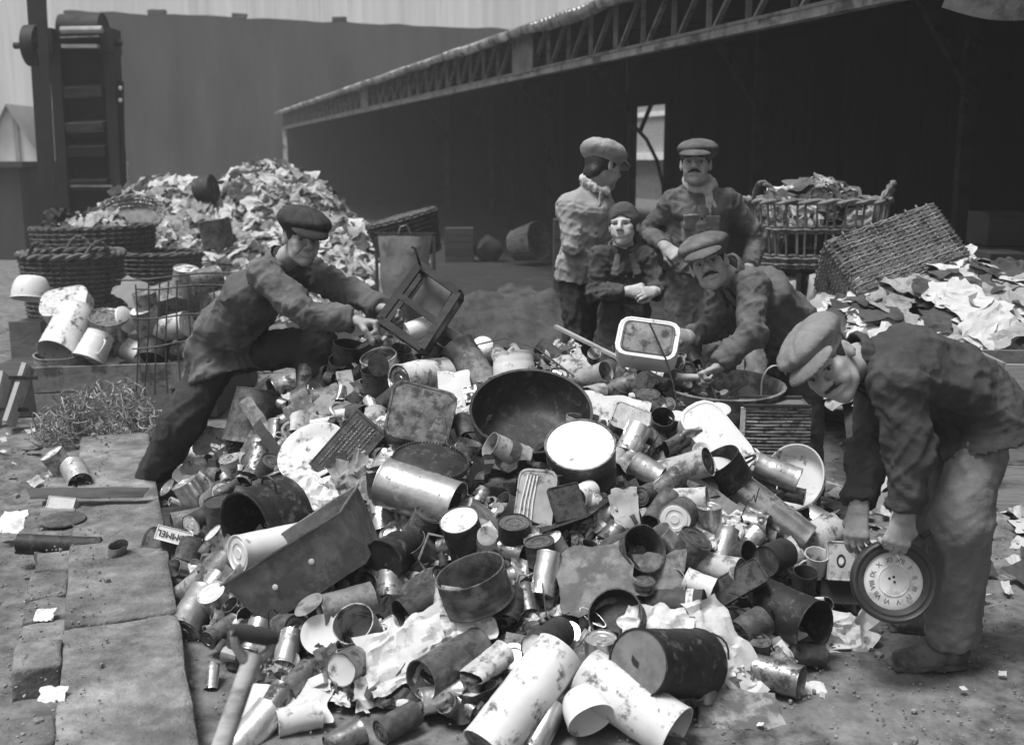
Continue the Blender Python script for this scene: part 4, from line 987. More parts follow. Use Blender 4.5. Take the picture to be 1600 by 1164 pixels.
O = B('box', 545, 703, 112, 62, 12, 52, (-.25, .35, .9), 'tin_dark', 'printed board, dark with lines of worn pale lettering', lift=.09, rr=2, name='printed_board', cat='board', dent=.004)
for i in range(7):
    m = MB(); rr_ = vary(500+i); x0 = -O['_w']*.40; 
    while x0 < O['_w']*.40:
        L_ = rr_.uniform(.004, .016); m.box((x0+L_/2, O['_hh']*(.30-.095*i), O['_d']/2+.0003), (L_/2*.8, O['_hh']*.011*(1.7 if i in (2, 5) else 1), .0006)); x0 += L_+rr_.uniform(.001, .004)
    m.build('lettering', 'print_pale', O)
I('closed', 452, 655, 24, 32, 200, .4, 'tin_bright', 'small bright tin, at the left end of the plain grey sheet')
I('closed', 510, 660, 20, 44, 10, .2, 'tin_bright', 'slim bright tin, lying along the plain grey sheet')
I('closed', 545, 648, 22, 40, 190, .2, 'tin_label', 'slim pale tin, lying above the printed board')
O = I('open', 398, 650, 84, 84, 262, .1, 'iron_grey', 'upturned grey bucket, behind the crumpled brown tins', name='bucket', cat='bucket', taper=.8, dent=.05)
I('open', 455, 604, 48, 56, 200, .45, 'tin_dull', 'open tin on its side, under the leaning man', dent=.06)
I('closed', 480, 617, 36, 34, 30, .55, 'tin_bright', 'bright jar-like tin, above the plain grey sheet')
O = I('open', 545, 556, 54, 38, 80, .3, 'tin_dark', 'blackened cooking pot, below the reaching arms of the leaning man', name='cooking_pot', cat='pot')
I('closed', 582, 553, 34, 38, 120, .3, 'tin_dark', 'black squat tin, beside the blackened cooking pot')
O = I('open', 688, 548, 60, 62, 60, .25, 'iron_grey', 'cord-bound drum, under the wooden frame', dent=.05)
handle(O, (O['_r'], 0, .05), (-O['_r'], 0, .03), (0, O['_r'], .0), .006, 'sack', 'cord')
I('closed', 736, 574, 56, 84, 305, .3, 'sheet_grey', 'dull grey cylinder, leaning down beside the white plate', dent=.05)
O = I('lid', 754, 541, 34, 6, 95, .85, 'enamel', 'small round white lid, on top of the dull grey cylinder', name='metal_disc', cat='lid', lift=.05)
B('paper', 706, 518, 44, 34, 10, 20, (0, .5, .8), 'paper', 'crumpled white wad, right of the wooden frame', name='crumpled_paper', cat='paper', bend=.3, lift=.04)
O = I('open', 803, 578, 74, 52, 275, .1, 'enamel_chip', 'white speckled pail, upside down behind the black basin', name='pail', cat='bucket', taper=.82)
O = I('lid', 760, 497, 30, 8, 90, .55, 'enamel', 'white lid with a knob, at the very top of the heap', name='metal_disc', cat='lid', lift=.06)
m = MB(); m.lathe([(.004, 0), (.006, .012), (.014, .016), (.014, .024), (1e-4, .028)], 12); m.build('knob', 'enamel', O, Matrix.Translation((0, 0, O['_h'])))
p = put(822, 514, .07, .05, None); m = MB(); ax0 = axis_frame(p, camdir(-.93, .30, .2))
m.lathe([(1e-4, -.19), (.02, -.185)]+[(q*(1+.06*(i % 2)), z) for i, (q, z) in enumerate([(.035+.055*t_/14, -.18+.021*t_) for t_ in range(15)])]+[(.092, .15), (.084, .15), (.08, .10), (1e-4, .0)], 24)
reg(m.build('ribbed_horn', 'wicker_dark', None, ax0), 'dark ribbed horn, lying in front of the man with his back turned', 'horn', 822, 514, 40)
I('basin', 822, 540, 52, 20, 85, .35, 'enamel_chip', 'chipped white bowl, under the dark ribbed horn', name='bowl', cat='bowl', lift=.02)
O = I('basin', 830, 641, 178, 62, 88, .66, 'iron_black', 'large black basin, open side to the camera in the middle of the heap', name='basin', cat='basin', lift=.10)
r = O['_r']; M2 = np.array(O.matrix_local.to_3x3())
for sg, w_ in ((1, .045), (-1, .04)):
    dl = M2.T @ camdir(-.08*sg, .78*sg, -.62*sg); dl[2] = 0; dl = nrm(dl); tl_ = np.cross([0, 0, 1], dl)
    handle(O, dl*r+tl_*w_, dl*r-tl_*w_, dl*.045+np.array([0, 0, .005]), .005)
B('sheet', 962, 648, 104, 58, 5, -8, (.05, .55, .8), 'enamel_chip', 'large pale spotted metal sheet, right of the black basin', lift=.04, name='metal_sheet', cat='sheet', bend=.06)
B('box', 985, 660, 60, 40, 26, -25, (.1, .5, .8), 'tin_bright', 'bright flat canister, on the pale spotted sheet', lift=.06, rr=8, dent=.03)
I('open', 921, 590, 34, 50, 22, .68, 'tin_label', 'pale open can, tipped right above the pale spotted sheet', lift=.04)
I('open', 978, 604, 34, 52, 22, .5, 'tin_dull', 'dull open can with a black mouth, pointing right beside the pale open can', lift=.05)
B('sheet', 898, 573, 46, 46, 3, 30, (0, .5, .8), 'tin_label', 'torn grey sheet, behind the black basin', name='metal_sheet', cat='sheet', bend=.1, lift=.03)
B('sheet', 990, 578, 62, 34, 3, -32, (0, .6, .8), 'enamel', 'white flat panel, under the long rod', name='metal_plate', cat='plate', bend=.03, lift=.02)
I('lid', 1012, 618, 40, 8, 90, .45, 'tin_rust', 'rusty shallow lid, near the crouching man\'s hand', name='metal_disc', cat='lid', lift=.05)
O = I('closed', 908, 716, 104, 46, 96, .68, 'iron_grey', 'round pot with a bright white top, in front of the black basin', 'enamel', lift=.12, name='cooking_pot', cat='pot', rings=False, dent=.015)
handle(O, (O['_r']*.95, .02, O['_h']*.2), (O['_r']*.95, -.03, O['_h']*.2), (.03, 0, .01), .004)
O = I('open', 792, 707, 40, 56, 152, .42, 'tin_label', 'tapered tin with a printed label, leaning on the black basin', lift=.14, taper=1.15)
m = MB(); m.lathe([(O['_r']*1.10, -.03), (O['_r']*1.06, .012)], 16, a0=.4, a1=2.6); m.build('paper_label', 'tin_dull', O)
B('sheet', 795, 748, 118, 56, 4, -5, (0, .2, .9), 'iron_black', 'folded black sheet, curling below the tapered tin', lift=.08, name='metal_sheet', cat='sheet', bend=.22, seed=941)
O = I('lid', 672, 726, 112, 16, 82, .40, 'iron_black', 'dark lid with a ribbed rim, above the big bright drum', name='metal_disc', cat='lid', lift=.10)
m = MB(); r = O['_r']
for i in range(70):
    a = 2*PI*i/70; m.box((r*1.0*math.cos(a), r*1.0*math.sin(a), .012), (.004, .0022, .013), np.array([[math.cos(a), -math.sin(a), 0], [math.sin(a), math.cos(a), 0], [0, 0, 1]]))
m.build('ribbed_rim', 'iron_grey', O)
O = I('open', 656, 772, 76, 118, 344, .30, 'tin_bright', 'big bright drum, lying in the middle of the heap', lift=.10, dent=.008, name='drum', cat='drum')
handle(O, (0, O['_r'], O['_h']*.42), (0, -O['_r'], O['_h']*.42), (.0, 0, .07), .003, 'iron_grey')
B('paper', 556, 752, 60, 80, 20, 20, (-.2, .3, .9), 'paper_grey', 'crumpled grey canvas, left of the big bright drum', name='canvas_scrap', cat='cloth', bend=.22, lift=.06)
B('paper', 508, 772, 90, 52, 20, -12, (-.1, .6, .8), 'paper', 'large crumpled white sheet, above the roasting tin', name='crumpled_paper', cat='paper', bend=.20, lift=.05)
B('sheet', 585, 772, 18, 74, 6, 4, (.3, .1, .9), 'iron_black', 'narrow black upright plate, at the left end of the big bright drum', name='metal_plate', cat='plate', lift=.05)
I('closed', 656, 828, 44, 56, 60, .25, 'tin_rust', 'rusty can, standing aslant under the big bright drum', lift=.06, dent=.06)
I('closed', 612, 870, 68, 42, 200, .90, 'iron_black', 'black round tin, showing its flat end right of the roasting tin', lift=.05, rings=False)
I('closed', 728, 846, 60, 76, 104, .56, 'tin_dark', 'dark drum with a pale mottled lid, in the middle of the heap', 'enamel_chip', lift=.07, rings=False)
O = I('open', 760, 860, 34, 46, 90, .42, 'tin_label', 'pale upright mug-sized can, right of the drum with the mottled lid', lift=.08)
I('closed', 804, 832, 50, 36, 92, .42, 'tin_dark', 'squat dark can with a grey lid, below the striped tin', 'tin_dull', lift=.06)
p = put(692, 878, .05, .06, None); m = MB(); u_ = lambda a, b: CR*a+CU*b
m.tube([p+u_(-.085, .01), p+u_(-.05, .10), p+u_(.02, .085), p+u_(.075, -.03)], .009, 6, flat=.35); m.tube([p+u_(-.085, .01), p+u_(-.06, -.03), p+u_(.0, -.13)], .008, 6, flat=.35)
m.v = [tuple(np.array(q)-p) for q in m.v]; reg(m.build('bent_strap', 'sheet_grey', None, Matrix.Translation(Vector(p))), 'bent metal strap, above the tilted pot', 'strap', 692, 878, 20)
O = I('open', 742, 916, 106, 52, 108, .30, 'iron_grey', 'tilted pot with a loop handle, in the lower middle of the heap', lift=.12, name='cooking_pot', cat='pot', dent=.02)
dl = np.array(O.matrix_local.to_3x3()).T @ camdir(.95, .3, .1); dl[2] = 0; dl = nrm(dl)*O['_r']
handle(O, dl+np.array([0, 0, O['_h']*.46]), dl+np.array([0, 0, -O['_h']*.2]), dl*.35, .006)
O = B('box', 838, 790, 58, 98, 40, -8, (-.15, .35, .9), 'enamel_grey', 'striped tin, pale with raised ribs, below the white-topped pot', rr=14, lift=.06)
for i in range(4): MB().tube([(-O['_w']*.36+i*.016, -O['_hh']*.40, O['_d']/2-.001), (-O['_w']*.34+i*.014, 0, O['_d']/2+.001), (-O['_w']*.26+i*.012, O['_hh']*.40, O['_d']/2-.001)], .0035, 6).build('rib', 'enamel_chip', O)
B('box', 884, 788, 48, 52, 30, 16, (.1, .35, .9), 'tin_dark', 'small dark square canister, leaning on the striped tin', rr=3, lift=.10)
I('pipe', 912, 772, 34, 30, 200, .80, 'enamel', 'white pipe collar, facing the camera above the bent black strip', name='pipe_collar', cat='pipe', lift=.11, dent=.01)
I('closed', 925, 785, 24, 22, 30, .5, 'enamel', 'small white knob-like tin, beside the white pipe collar', lift=.07)
p0, p1 = put(845, 828, .02, .08, None), put(972, 762, .02, .08, None); pm = put(912, 806, .02, .11, None); b0 = (p0+p1)/2
m = MB(); m.tube([p0-b0, (p0+pm)/2-b0, pm-b0, (pm*.4+p1*.6)-b0, p1-b0], [.022]*5, 6, flat=.22); reg(m.build('metal_strip', 'iron_black', None, Matrix.Translation(Vector(b0))), 'bent black strip, running below the white pipe collar', 'strip', 905, 805, 14)
B('sheet', 928, 900, 124, 82, 4, 20, (-.05, .62, .78), 'sheet_grey', 'large flat rusted plate, tilted in the lower middle of the heap', lift=.12, name='metal_plate', cat='plate', bend=.035)
I('open', 985, 866, 74, 60, 40, .82, 'tin_dull', 'wide bucket mouth, showing behind the flat rusted plate', name='bucket', cat='bucket', lift=.04)
B('sheet', 978, 800, 44, 80, 3, 6, (.2, .1, .95), 'enamel_chip', 'tall pale torn panel, above the wide bucket mouth', name='metal_plate', cat='plate', bend=.06, lift=.05)
I('closed', 853, 898, 38, 60, 258, .45, 'tin_bright', 'bright can standing on its end, left of the flat rusted plate', lift=.09)
I('open', 797, 950, 38, 46, 250, .80, 'tin_dark', 'dark open can, beneath the handle of the tilted pot', 'enamel', lift=.06)
I('closed', 823, 934, 26, 38, 280, .5, 'tin_dull', 'thin dull can, next to the dark open can', lift=.06)
I('closed', 845, 862, 46, 34, 100, .3, 'tin_rust', 'short rusty tin, between the squat dark can and the rusted plate', lift=.06)
B('paper', 832, 845, 24, 20, 8, 25, (.1, .5, .8), 'paper', 'small white scrap, on the short rusty tin', name='crumpled_paper', cat='paper', bend=.12, lift=.09)
# left flank
O = I('open', 418, 815, 118, 62, 200, .76, 'iron_black', 'large black cooking pot, mouth to the camera left of the roasting tin', name='cooking_pot', cat='pot', lift=.05, dent=.02)
dl = np.array(O.matrix_local.to_3x3()).T @ camdir(.1, .95, 0); dl[2] = 0; dl = nrm(dl)*O['_r']; tl_ = np.cross([0, 0, 1], nrm(dl))*.04
handle(O, dl+tl_, dl-tl_, dl*.28, .005)
I('closed', 424, 854, 56, 86, 186, .70, 'enamel', 'white tin with a ringed lid, inside the mouth of the large black cooking pot', lift=.13, dent=.01)
# roasting tin
p0 = surf(482, 872); k = 1/ppm(p0); p = put(482, 872, .06, .17, None); x = camdir(math.cos(.56), math.sin(.56), .12); z = camdir(-.50, .72, .10); z = nrm(z-x*np.dot(x, z)); y = np.cross(z, x)
W, H_, D_ = 205*k, 84*k, 130*k; m = MB(); t = .004; q = .86
def tray_ring(s_, z_): return [(sx*(W/2)*s_[0], sy*(D_/2)*s_[1], z_) for sx, sy in ((-1, -1), (1, -1), (1, 1), (-1, 1))]
rings_ = [tray_ring((q, q), -H_/2), tray_ring((1, 1), H_/2), tray_ring((1.035, 1.05), H_/2+.002), tray_ring((1.035, 1.05), H_/2+.008), tray_ring((.985, .975), H_/2+.006), tray_ring((q*.985, q*.975), -H_/2+t)]
V = [v for r_ in rings_ for v in r_]; Fq = [(a*4+i, a*4+(i+1) % 4, (a+1)*4+(i+1) % 4, (a+1)*4+i) for a in range(5) for i in range(4)]+[(3, 2, 1, 0), (20, 21, 22, 23)]
bm = bmesh.new(); vs = [bm.verts.new(v) for v in V]
for f_ in Fq: bm.faces.new([vs[i] for i in f_])
bmesh.ops.subdivide_edges(bm, edges=bm.edges[:], cuts=4, use_grid_fill=True); me = bpy.data.meshes.new('roasting_tin'); bm.to_mesh(me); bm.free()
co = np.array([v.co for v in me.vertices]); dd = np.stack([fbm(co*6, 60+i, 2) for i in range(3)], 1)*.012; me.vertices.foreach_set('co', (co+dd).ravel().astype(np.float32))
O = link('roasting_tin', me, 'sheet_grey', None, frame(p, x, y, z)); reg(O, 'long roasting tin, dented and tipped on its edge at the left of the heap', 'tin', 482, 872, 55)
for xx, zz in ((.06, .01), (-.10, .0)): 
    e = MB(); e.lathe([(.011, 0), (.010, .004), (1e-4, .006)], 10); e.build('rivet', 'enamel', O, axis_frame((xx, -D_/2*.95, zz), (0, -1, 0)))
O = B('box', 277, 839, 56, 21, 30, -15, (-.05, .25, .95), 'paper', 'small pale carton, with upside-down lettering on its side', rr=1, lift=.24, name='carton', cat='carton', dent=.004)
text_on(O, 'POMMEL', O['_hh']*.62, (0, .0, O['_d']/2+.0004), PI)
B('box', 272, 862, 86, 48, 50, -8, (-.1, .55, .8), 'tin_dark', 'dark rounded tin box, under the lettered carton', rr=12, lift=.03)
I('closed', 213, 850, 44, 50, 215, .82, 'tin_dull', 'dull can at the heap\'s left edge, its ringed end facing the camera')
I('closed', 187, 810, 35, 38, 205, .68, 'tin_bright', 'lone bright can, on the stone edging')
I('lid', 258, 818, 104, 18, 95, .22, 'tin_dark', 'dark bent lid, arching over the lettered carton', name='metal_disc', cat='lid', lift=.03)
I('open', 298, 818, 46, 50, 190, .4, 'sheet_grey', 'grey open tube, behind the lettered carton', lift=.02)
I('closed', 305, 780, 42, 62, 118, .25, 'tin_bright', 'tall bright can, leaning above the ringed pale lid', lift=.05, dent=.02)
I('closed', 316, 813, 38, 34, 212, .82, 'tin_dark', 'can with a ringed pale lid, left of the large black cooking pot', 'tin_bright', lift=.07)
I('closed', 348, 806, 52, 50, 92, .30, 'iron_grey', 'squat grey drum, left of the large black cooking pot', lift=.03, rings=False)
I('dish', 281, 744, 25, 3, 150, .92, 'enamel', 'small white disc, near the rear foot of the leaning man', name='disc', cat='disc', lift=.05)
I('closed', 249, 766, 36, 34, 245, .80, 'tin_dark', 'dark round tin, right by the leaning man\'s rear foot', lift=.02)
B('paper', 332, 690, 58, 40, 20, -8, (0, .55, .8), 'paper_grey', 'smooth pale bundle like a stone, beside the leaning man\'s rear leg', name='cloth_bundle', cat='bundle', bend=.13, lift=.05)
B('paper', 304, 712, 70, 30, 8, -15, (0, .7, .7), 'paper', 'white torn paper, under the stone-like bundle', name='crumpled_paper', cat='paper', bend=.10, lift=.02)
I('crush', 400, 714, 32, 52, 268, .5, 'tin_dull', 'crushed tin with a black mouth, left of the chipped white lid', lift=.06)
I('closed', 361, 728, 31, 24, 98, .42, 'tin_label', 'short pale tin with a rim, left of the crushed tin', lift=.05)
I('open', 316, 734, 22, 30, 300, .6, 'tin_rust', 'tiny brown open tin, near the white torn paper', lift=.05)
I('crush', 362, 765, 30, 48, 28, .25, 'tin_dull', 'flattened dull can, above the squat grey drum', lift=.04)
I('crush', 318, 760, 36, 40, 140, .3, 'tin_label', 'battered pale can, below the tiny brown tin', lift=.03)
I('pipe', 305, 905, 25, 112, 226, .35, 'tin_rust', 'rusty pipe, slanting down at the left foot of the heap', name='pipe', cat='pipe', lift=.05, dent=.05)
I('closed', 303, 958, 54, 62, 252, .84, 'tin_bright', 'fat bright can, its ringed end to the camera at the left foot of the heap', lift=.02)
I('closed', 329, 916, 27, 38, 235, .6, 'tin_bright', 'small bright can, wedged above the fat bright can', lift=.05)
I('closed', 346, 986, 31, 44, 212, .82, 'tin_dull', 'small dull can, right of the fat bright can')
B('sheet', 382, 928, 96, 62, 4, -20, (-.2, .5, .85), 'tin_dull', 'buckled tin sheet, below the roasting tin', name='metal_sheet', cat='sheet', bend=.16, lift=.03)
I('closed', 352, 882, 52, 76, 235, .3, 'tin_dull', 'rounded dull canister, below the large black cooking pot', lift=.02, dent=.06)
B('sheet', 410, 668, 22, 100, 3, 38, (-.1, .4, .9), 'sheet_grey', 'narrow bent strip of metal, crossing the upturned grey bucket', name='metal_strip', cat='strip', bend=.05, lift=.12)
B('sheet', 428, 700, 18, 110, 3, 40, (-.1, .3, .9), 'wood_dark', 'dark splintered lath, left of the chipped white lid', name='lath', cat='lath', bend=.02, lift=.1)
# foot of the heap
I('open', 450, 1016, 38, 46, 265, .78, 'tin_bright', 'bright open can, standing apart right of the shovel handle')
I('closed', 464, 1064, 37, 48, 222, .85, 'tin_dull', 'dull ringed can, on the ground below the bright open can')
I('open', 332, 1056, 20, 34, 272, .5, 'tin_bright', 'tiny open tin, alone on the dark ground left of the shovel')
I('closed', 398, 998, 38, 42, 258, .72, 'tin_bright', 'bright ringed can, half hidden behind the shovel handle')
I('dish', 502, 992, 62, 6, 80, .93, 'enamel', 'round white plate, standing at the lower left of the heap', name='plate', cat='plate', lift=.03)
O = I('open', 561, 986, 64, 46, 110, .80, 'enamel_grey', 'grey enamel pot, mouth to the camera beside the white plate', name='cooking_pot', cat='pot', lift=.05)
I('closed', 556, 1035, 52, 60, 185, .90, 'tin_dull', 'can with a flat white end, left of the crumpled newspaper', 'enamel', lift=.03, rings=False)
B('sheet', 514, 1032, 36, 42, 3, 25, (.1, .4, .9), 'tin_rust', 'small rusty square of tin, under the white plate', name='metal_sheet', cat='sheet')
I('open', 542, 946, 54, 78, 192, .36, 'sheet_grey', 'grey tube with a spotted side, above the grey enamel pot', lift=.05)
B('paper', 600, 945, 60, 36, 10, -10, (0, .4, .9), 'cloth_dark', 'limp black rag, right of the spotted grey tube', name='rag', cat='rag', bend=.12, lift=.05)
I('open', 655, 946, 52, 56, 204, .58, 'tin_dark', 'dark open drum, left of the tilted pot', lift=.04)
I('closed', 700, 955, 50, 66, 262, .3, 'tin_label', 'pale stained canister, beneath the tilted pot', lift=.04)
B('paper', 636, 1020, 128, 84, 20, 24, (-.15, .5, .85), 'paper', 'crumpled newspaper, spread at the front left of the heap', name='newspaper', cat='newspaper', bend=.16, lift=.10)
B('paper', 722, 984, 96, 40, 20, 6, (0, .5, .85), 'paper', 'torn white newspaper, above the dark-mouthed barrel', name='newspaper', cat='newspaper', bend=.22, lift=.08)
I('open', 704, 1036, 64, 96, 197, .72, 'tin_dull', 'dark-mouthed barrel, at the front of the heap', lift=.04, name='drum', cat='drum')
I('closed', 690, 1088, 42, 62, 190, .33, 'tin_bright', 'bright can on its side, nearest the camera at the left of the big white drum')
I('closed', 736, 1072, 32, 38, 92, .3, 'tin_dull', 'small dull upright can, behind the bright can on its side', lift=.03)
I('crush', 762, 1040, 46, 56, 205, .7, 'tin_label', 'crushed pale can, behind the big white drum', lift=.05)
I('closed', 622, 1128, 40, 54, 200, .6, 'tin_rust', 'brown can, lying on the open ground at the bottom')
I('closed', 540, 1155, 40, 52, 200, .5, 'tin_dull', 'dull can at the bottom edge, left of the lone brown can')
I('closed', 818, 1092, 82, 164, 226, .52, 'enamel_chip', 'big white drum, lying at the very front with its grey end to the camera', 'sheet_grey', lift=.05, dent=.012, name='drum', cat='drum')
I('open', 986, 1098, 86, 142, 333, .52, 'enamel_chip', 'big white cylinder, its black mouth turned right at the front', lift=.05, dent=.012, name='drum', cat='drum')
O = I('closed', 1044, 1036, 100, 122, 163, .74, 'iron_black', 'black bucket, its grey bottom turned to the camera with a hole', M('bucket_bottom', .19, .7, .1, .2, 4, .2, .12, .1, 20), lift=.09, rings=False, name='bucket', cat='bucket', taper=1.08, dent=.02)
m = MB(); m.add([(-.010, -.018, 0), (.006, -.012, 0), (.008, .004, 0), (.014, .018, 0), (-.003, .014, 0), (-.012, 0, 0)], [(0, 1, 2, 3, 4, 5)]); m.build('hole', 'ink', O, Matrix.Translation((.0, .01, O['_h']/2+.001)))
handle(O, (O['_r']*1.08, 0, -O['_h']/2), (-O['_r']*1.08, 0, -O['_h']/2), (0, -.06, -.08), .0035, 'iron_grey')
O = I('basin', 922, 1122, 74, 46, 300, .72, 'enamel', 'white ladle bowl, between the two big white drums', name='bowl', cat='bowl', lift=.05)
I('closed', 850, 1136, 42, 66, 236, .58, 'tin_bright', 'bright ringed can, tucked under the big white drum', lift=.0)
I('closed', 856, 1000, 48, 66, 190, .88, 'tin_dark', 'dark can with a bright white end, above the big white drum', 'enamel', lift=.08, rings=False)
I('closed', 940, 1026, 50, 62, 92, .25, 'tin_bright', 'bright upright can, left of the black bucket', lift=.06, dent=.05)
B('box', 915, 1066, 30, 24, 10, 5, (0, .5, .85), 'paper', 'small white card box, behind the big white cylinder', rr=1, lift=.06, name='carton', cat='carton')
I('open', 966, 966, 82, 24, 120, .80, 'iron_black', 'black shallow pan, below the flat rusted plate', name='pan', cat='pan', lift=.05)
B('paper', 1032, 978, 112, 52, 20, -12, (0, .55, .8), 'paper', 'white cloth, draped behind the black bucket', name='white_cloth', cat='cloth', bend=.13, lift=.09)
B('paper', 1136, 1012, 60, 172, 20, 28, (.25, .4, .85), 'paper', 'long twisted strip of newspaper, hanging right of the black bucket', name='newspaper', cat='newspaper', bend=.10, lift=.09)
O = I('closed', 1056, 944, 46, 82, 4, .34, 'tin_rust', 'brown can with a pale band, above the white cloth', lift=.07)
m = MB(); m.lathe([(O['_r']*1.025, O['_h']*.22), (O['_r']*1.025, O['_h']*.34)], 24); m.build('paper_band', 'tin_label', O)
B('box', 1150, 912, 92, 38, 36, 30, (-.15, .3, .95), 'tin_dark', 'long dark oblong tin, tilted at the right of the heap', rr=6, lift=.09)
I('closed', 1092, 914, 40, 42, 340, .3, 'enamel', 'plain white pot, at the left end of the oblong tin', lift=.07, rings=False)
I('closed', 1118, 886, 42, 64, 355, .62, 'tin_label', 'paper-covered can, its round end facing right above the plain white pot', 'tin_dull', lift=.07)
B('sheet', 1035, 900, 76, 66, 3, 6, (0, .3, .95), 'sheet_grey', 'upright grey plate, right of the wide bucket mouth', name='metal_plate', cat='plate', bend=.03, lift=.06)
I('closed', 1005, 915, 34, 16, 90, .3, 'tin_dull', 'flat round tin, at the foot of the upright grey plate', lift=.10)
I('open', 1230, 960, 82, 80, 342, .80, 'iron_black', 'black pail full of cinders, at the right foot of the heap', name='pail', cat='bucket', lift=.06)
I('closed', 1172, 982, 48, 48, 200, .5, 'tin_rust', 'rust-brown can, left of the cinder pail', lift=.05)
B('paper', 1312, 986, 104, 70, 30, -12, (.0, .5, .85), 'paper', 'ball of crumpled white paper, beside the clock', name='crumpled_paper', cat='paper', bend=.30, lift=.08)
B('paper', 1225, 1000, 62, 18, 6, 30, (0, .5, .85), 'paper_grey', 'folded pale leaflet, in front of the cinder pail', name='leaflet', cat='paper', bend=.05, lift=.05)
O = I('closed', 1258, 1022, 35, 56, 170, .3, 'tin_rust', 'brown can lying on its side, in front of the ball of paper', lift=.02)
I('open', 1216, 1056, 50, 62, 352, .52, 'tin_dull', 'spotted dull tin, its mouth turned right at the heap\'s front corner', lift=.02)
I('closed', 1186, 1016, 36, 36, 92, .4, 'tin_rust', 'upright brown can, behind the spotted dull tin', lift=.03)
B('paper', 1268, 1077, 44, 20, 4, -8, (0, .75, .65), 'paper', 'torn white paper scrap, alone on the ground below the clock', name='paper_scrap', cat='paper', bend=.06)
B('sheet', 1152, 1108, 130, 38, 4, -4, (0, .85, .5), 'sheet_grey', 'flat metal sheet, lying on the ground at the front', name='metal_sheet', cat='sheet', bend=.03, lift=.0)
O = B('box', 1312, 876, 42, 60, 26, -3, (-.1, .15, .97), 'tin_label', 'square tea tin, with a printed oval, beside the clock', rr=2, Y=3.92, dent=.006)
m = MB(); m.lathe([(.011, .0004), (.0155, .0006), (.017, .0002)], 24, e=1.5); m.build('printed_oval', 'ink', O, Matrix.Translation((0, .0, O['_d']/2-.0018)))
m = MB(); m.lathe([(.0001, .0004), (.0085, .0004)], 16, e=1.5); m.build('printed_flower', 'paper', O, Matrix.Translation((0, 0, O['_d']/2-.0016)))
B('box', 1309, 922, 56, 40, 34, -2, (-.1, .15, .97), 'wood_dark', 'dark wooden box, under the tea tin', rr=2, Y=3.93, name='wooden_box', cat='box', dent=.006)
O = I('open', 1274, 880, 36, 32, 90, .50, 'enamel', 'white enamel mug, left of the tea tin', name='mug', cat='mug', lift=.07, dent=.01)
handle(O, (O['_r'], 0, O['_h']*.3), (O['_r'], 0, -O['_h']*.3), (.03, 0, 0), .0035)
O = I('open', 1256, 914, 38, 46, 90, .42, 'tin_dark', 'dark mug, below the white enamel mug', name='mug', cat='mug', lift=.05)
handle(O, (-O['_r']*.7, -O['_r']*.7, O['_h']*.3), (-O['_r']*.7, -O['_r']*.7, -O['_h']*.3), (-.02, -.02, 0), .004)
I('closed', 1210, 871, 48, 42, 190, .72, 'tin_dark', 'dark can with a grey disc end, left of the white enamel mug', 'tin_dull', lift=.05, rings=False)
I('closed', 1264, 852, 58, 92, 205, .42, 'enamel_grey', 'pale round-shouldered canister, behind the white enamel mug', lift=.02)
I('closed', 1207, 802, 50, 122, 322, .18, 'tin_bright', 'tall shiny canister, slanting down right beside the white hoop basin', lift=.10, dent=.03)
O = I('basin', 1240, 746, 106, 22, 158, .66, 'enamel', 'white hoop basin, on its edge at the right of the heap', name='basin', cat='basin', Y=4.36)
I('closed', 1214, 738, 40, 66, 338, .3, 'tin_bright', 'bright can with a pale band, inside the white hoop basin', 'tin_label', Y=4.27)
I('closed', 1236, 772, 26, 40, 350, .35, 'tin_dull', 'small dull can, low inside the white hoop basin', Y=4.28)
B('paper', 1180, 745, 62, 60, 20, -30, (.1, .4, .9), 'paper_grey', 'crumpled stained paper, left of the white hoop basin', name='crumpled_paper', cat='paper', bend=.3, lift=.08)
B('box', 1116, 694, 66, 118, 50, 36, (.05, .5, .85), 'enamel', 'white enamel foot bath, turned over at the right of the heap', rr=26, lift=.08, name='foot_bath', cat='bath', dent=.006)
O = I('open', 1132, 735, 66, 42, 125, .28, 'iron_black', 'black saucepan, leaning under the white foot bath', name='saucepan', cat='pot', lift=.13)
dl = np.array(O.matrix_local.to_3x3()).T @ camdir(.1, -.9, .4); dl[2] = 0; dl = nrm(dl)*O['_r']
handle(O, dl+np.array([.02, 0, 0]), dl-np.array([.02, 0, 0]), dl*.55, .005)
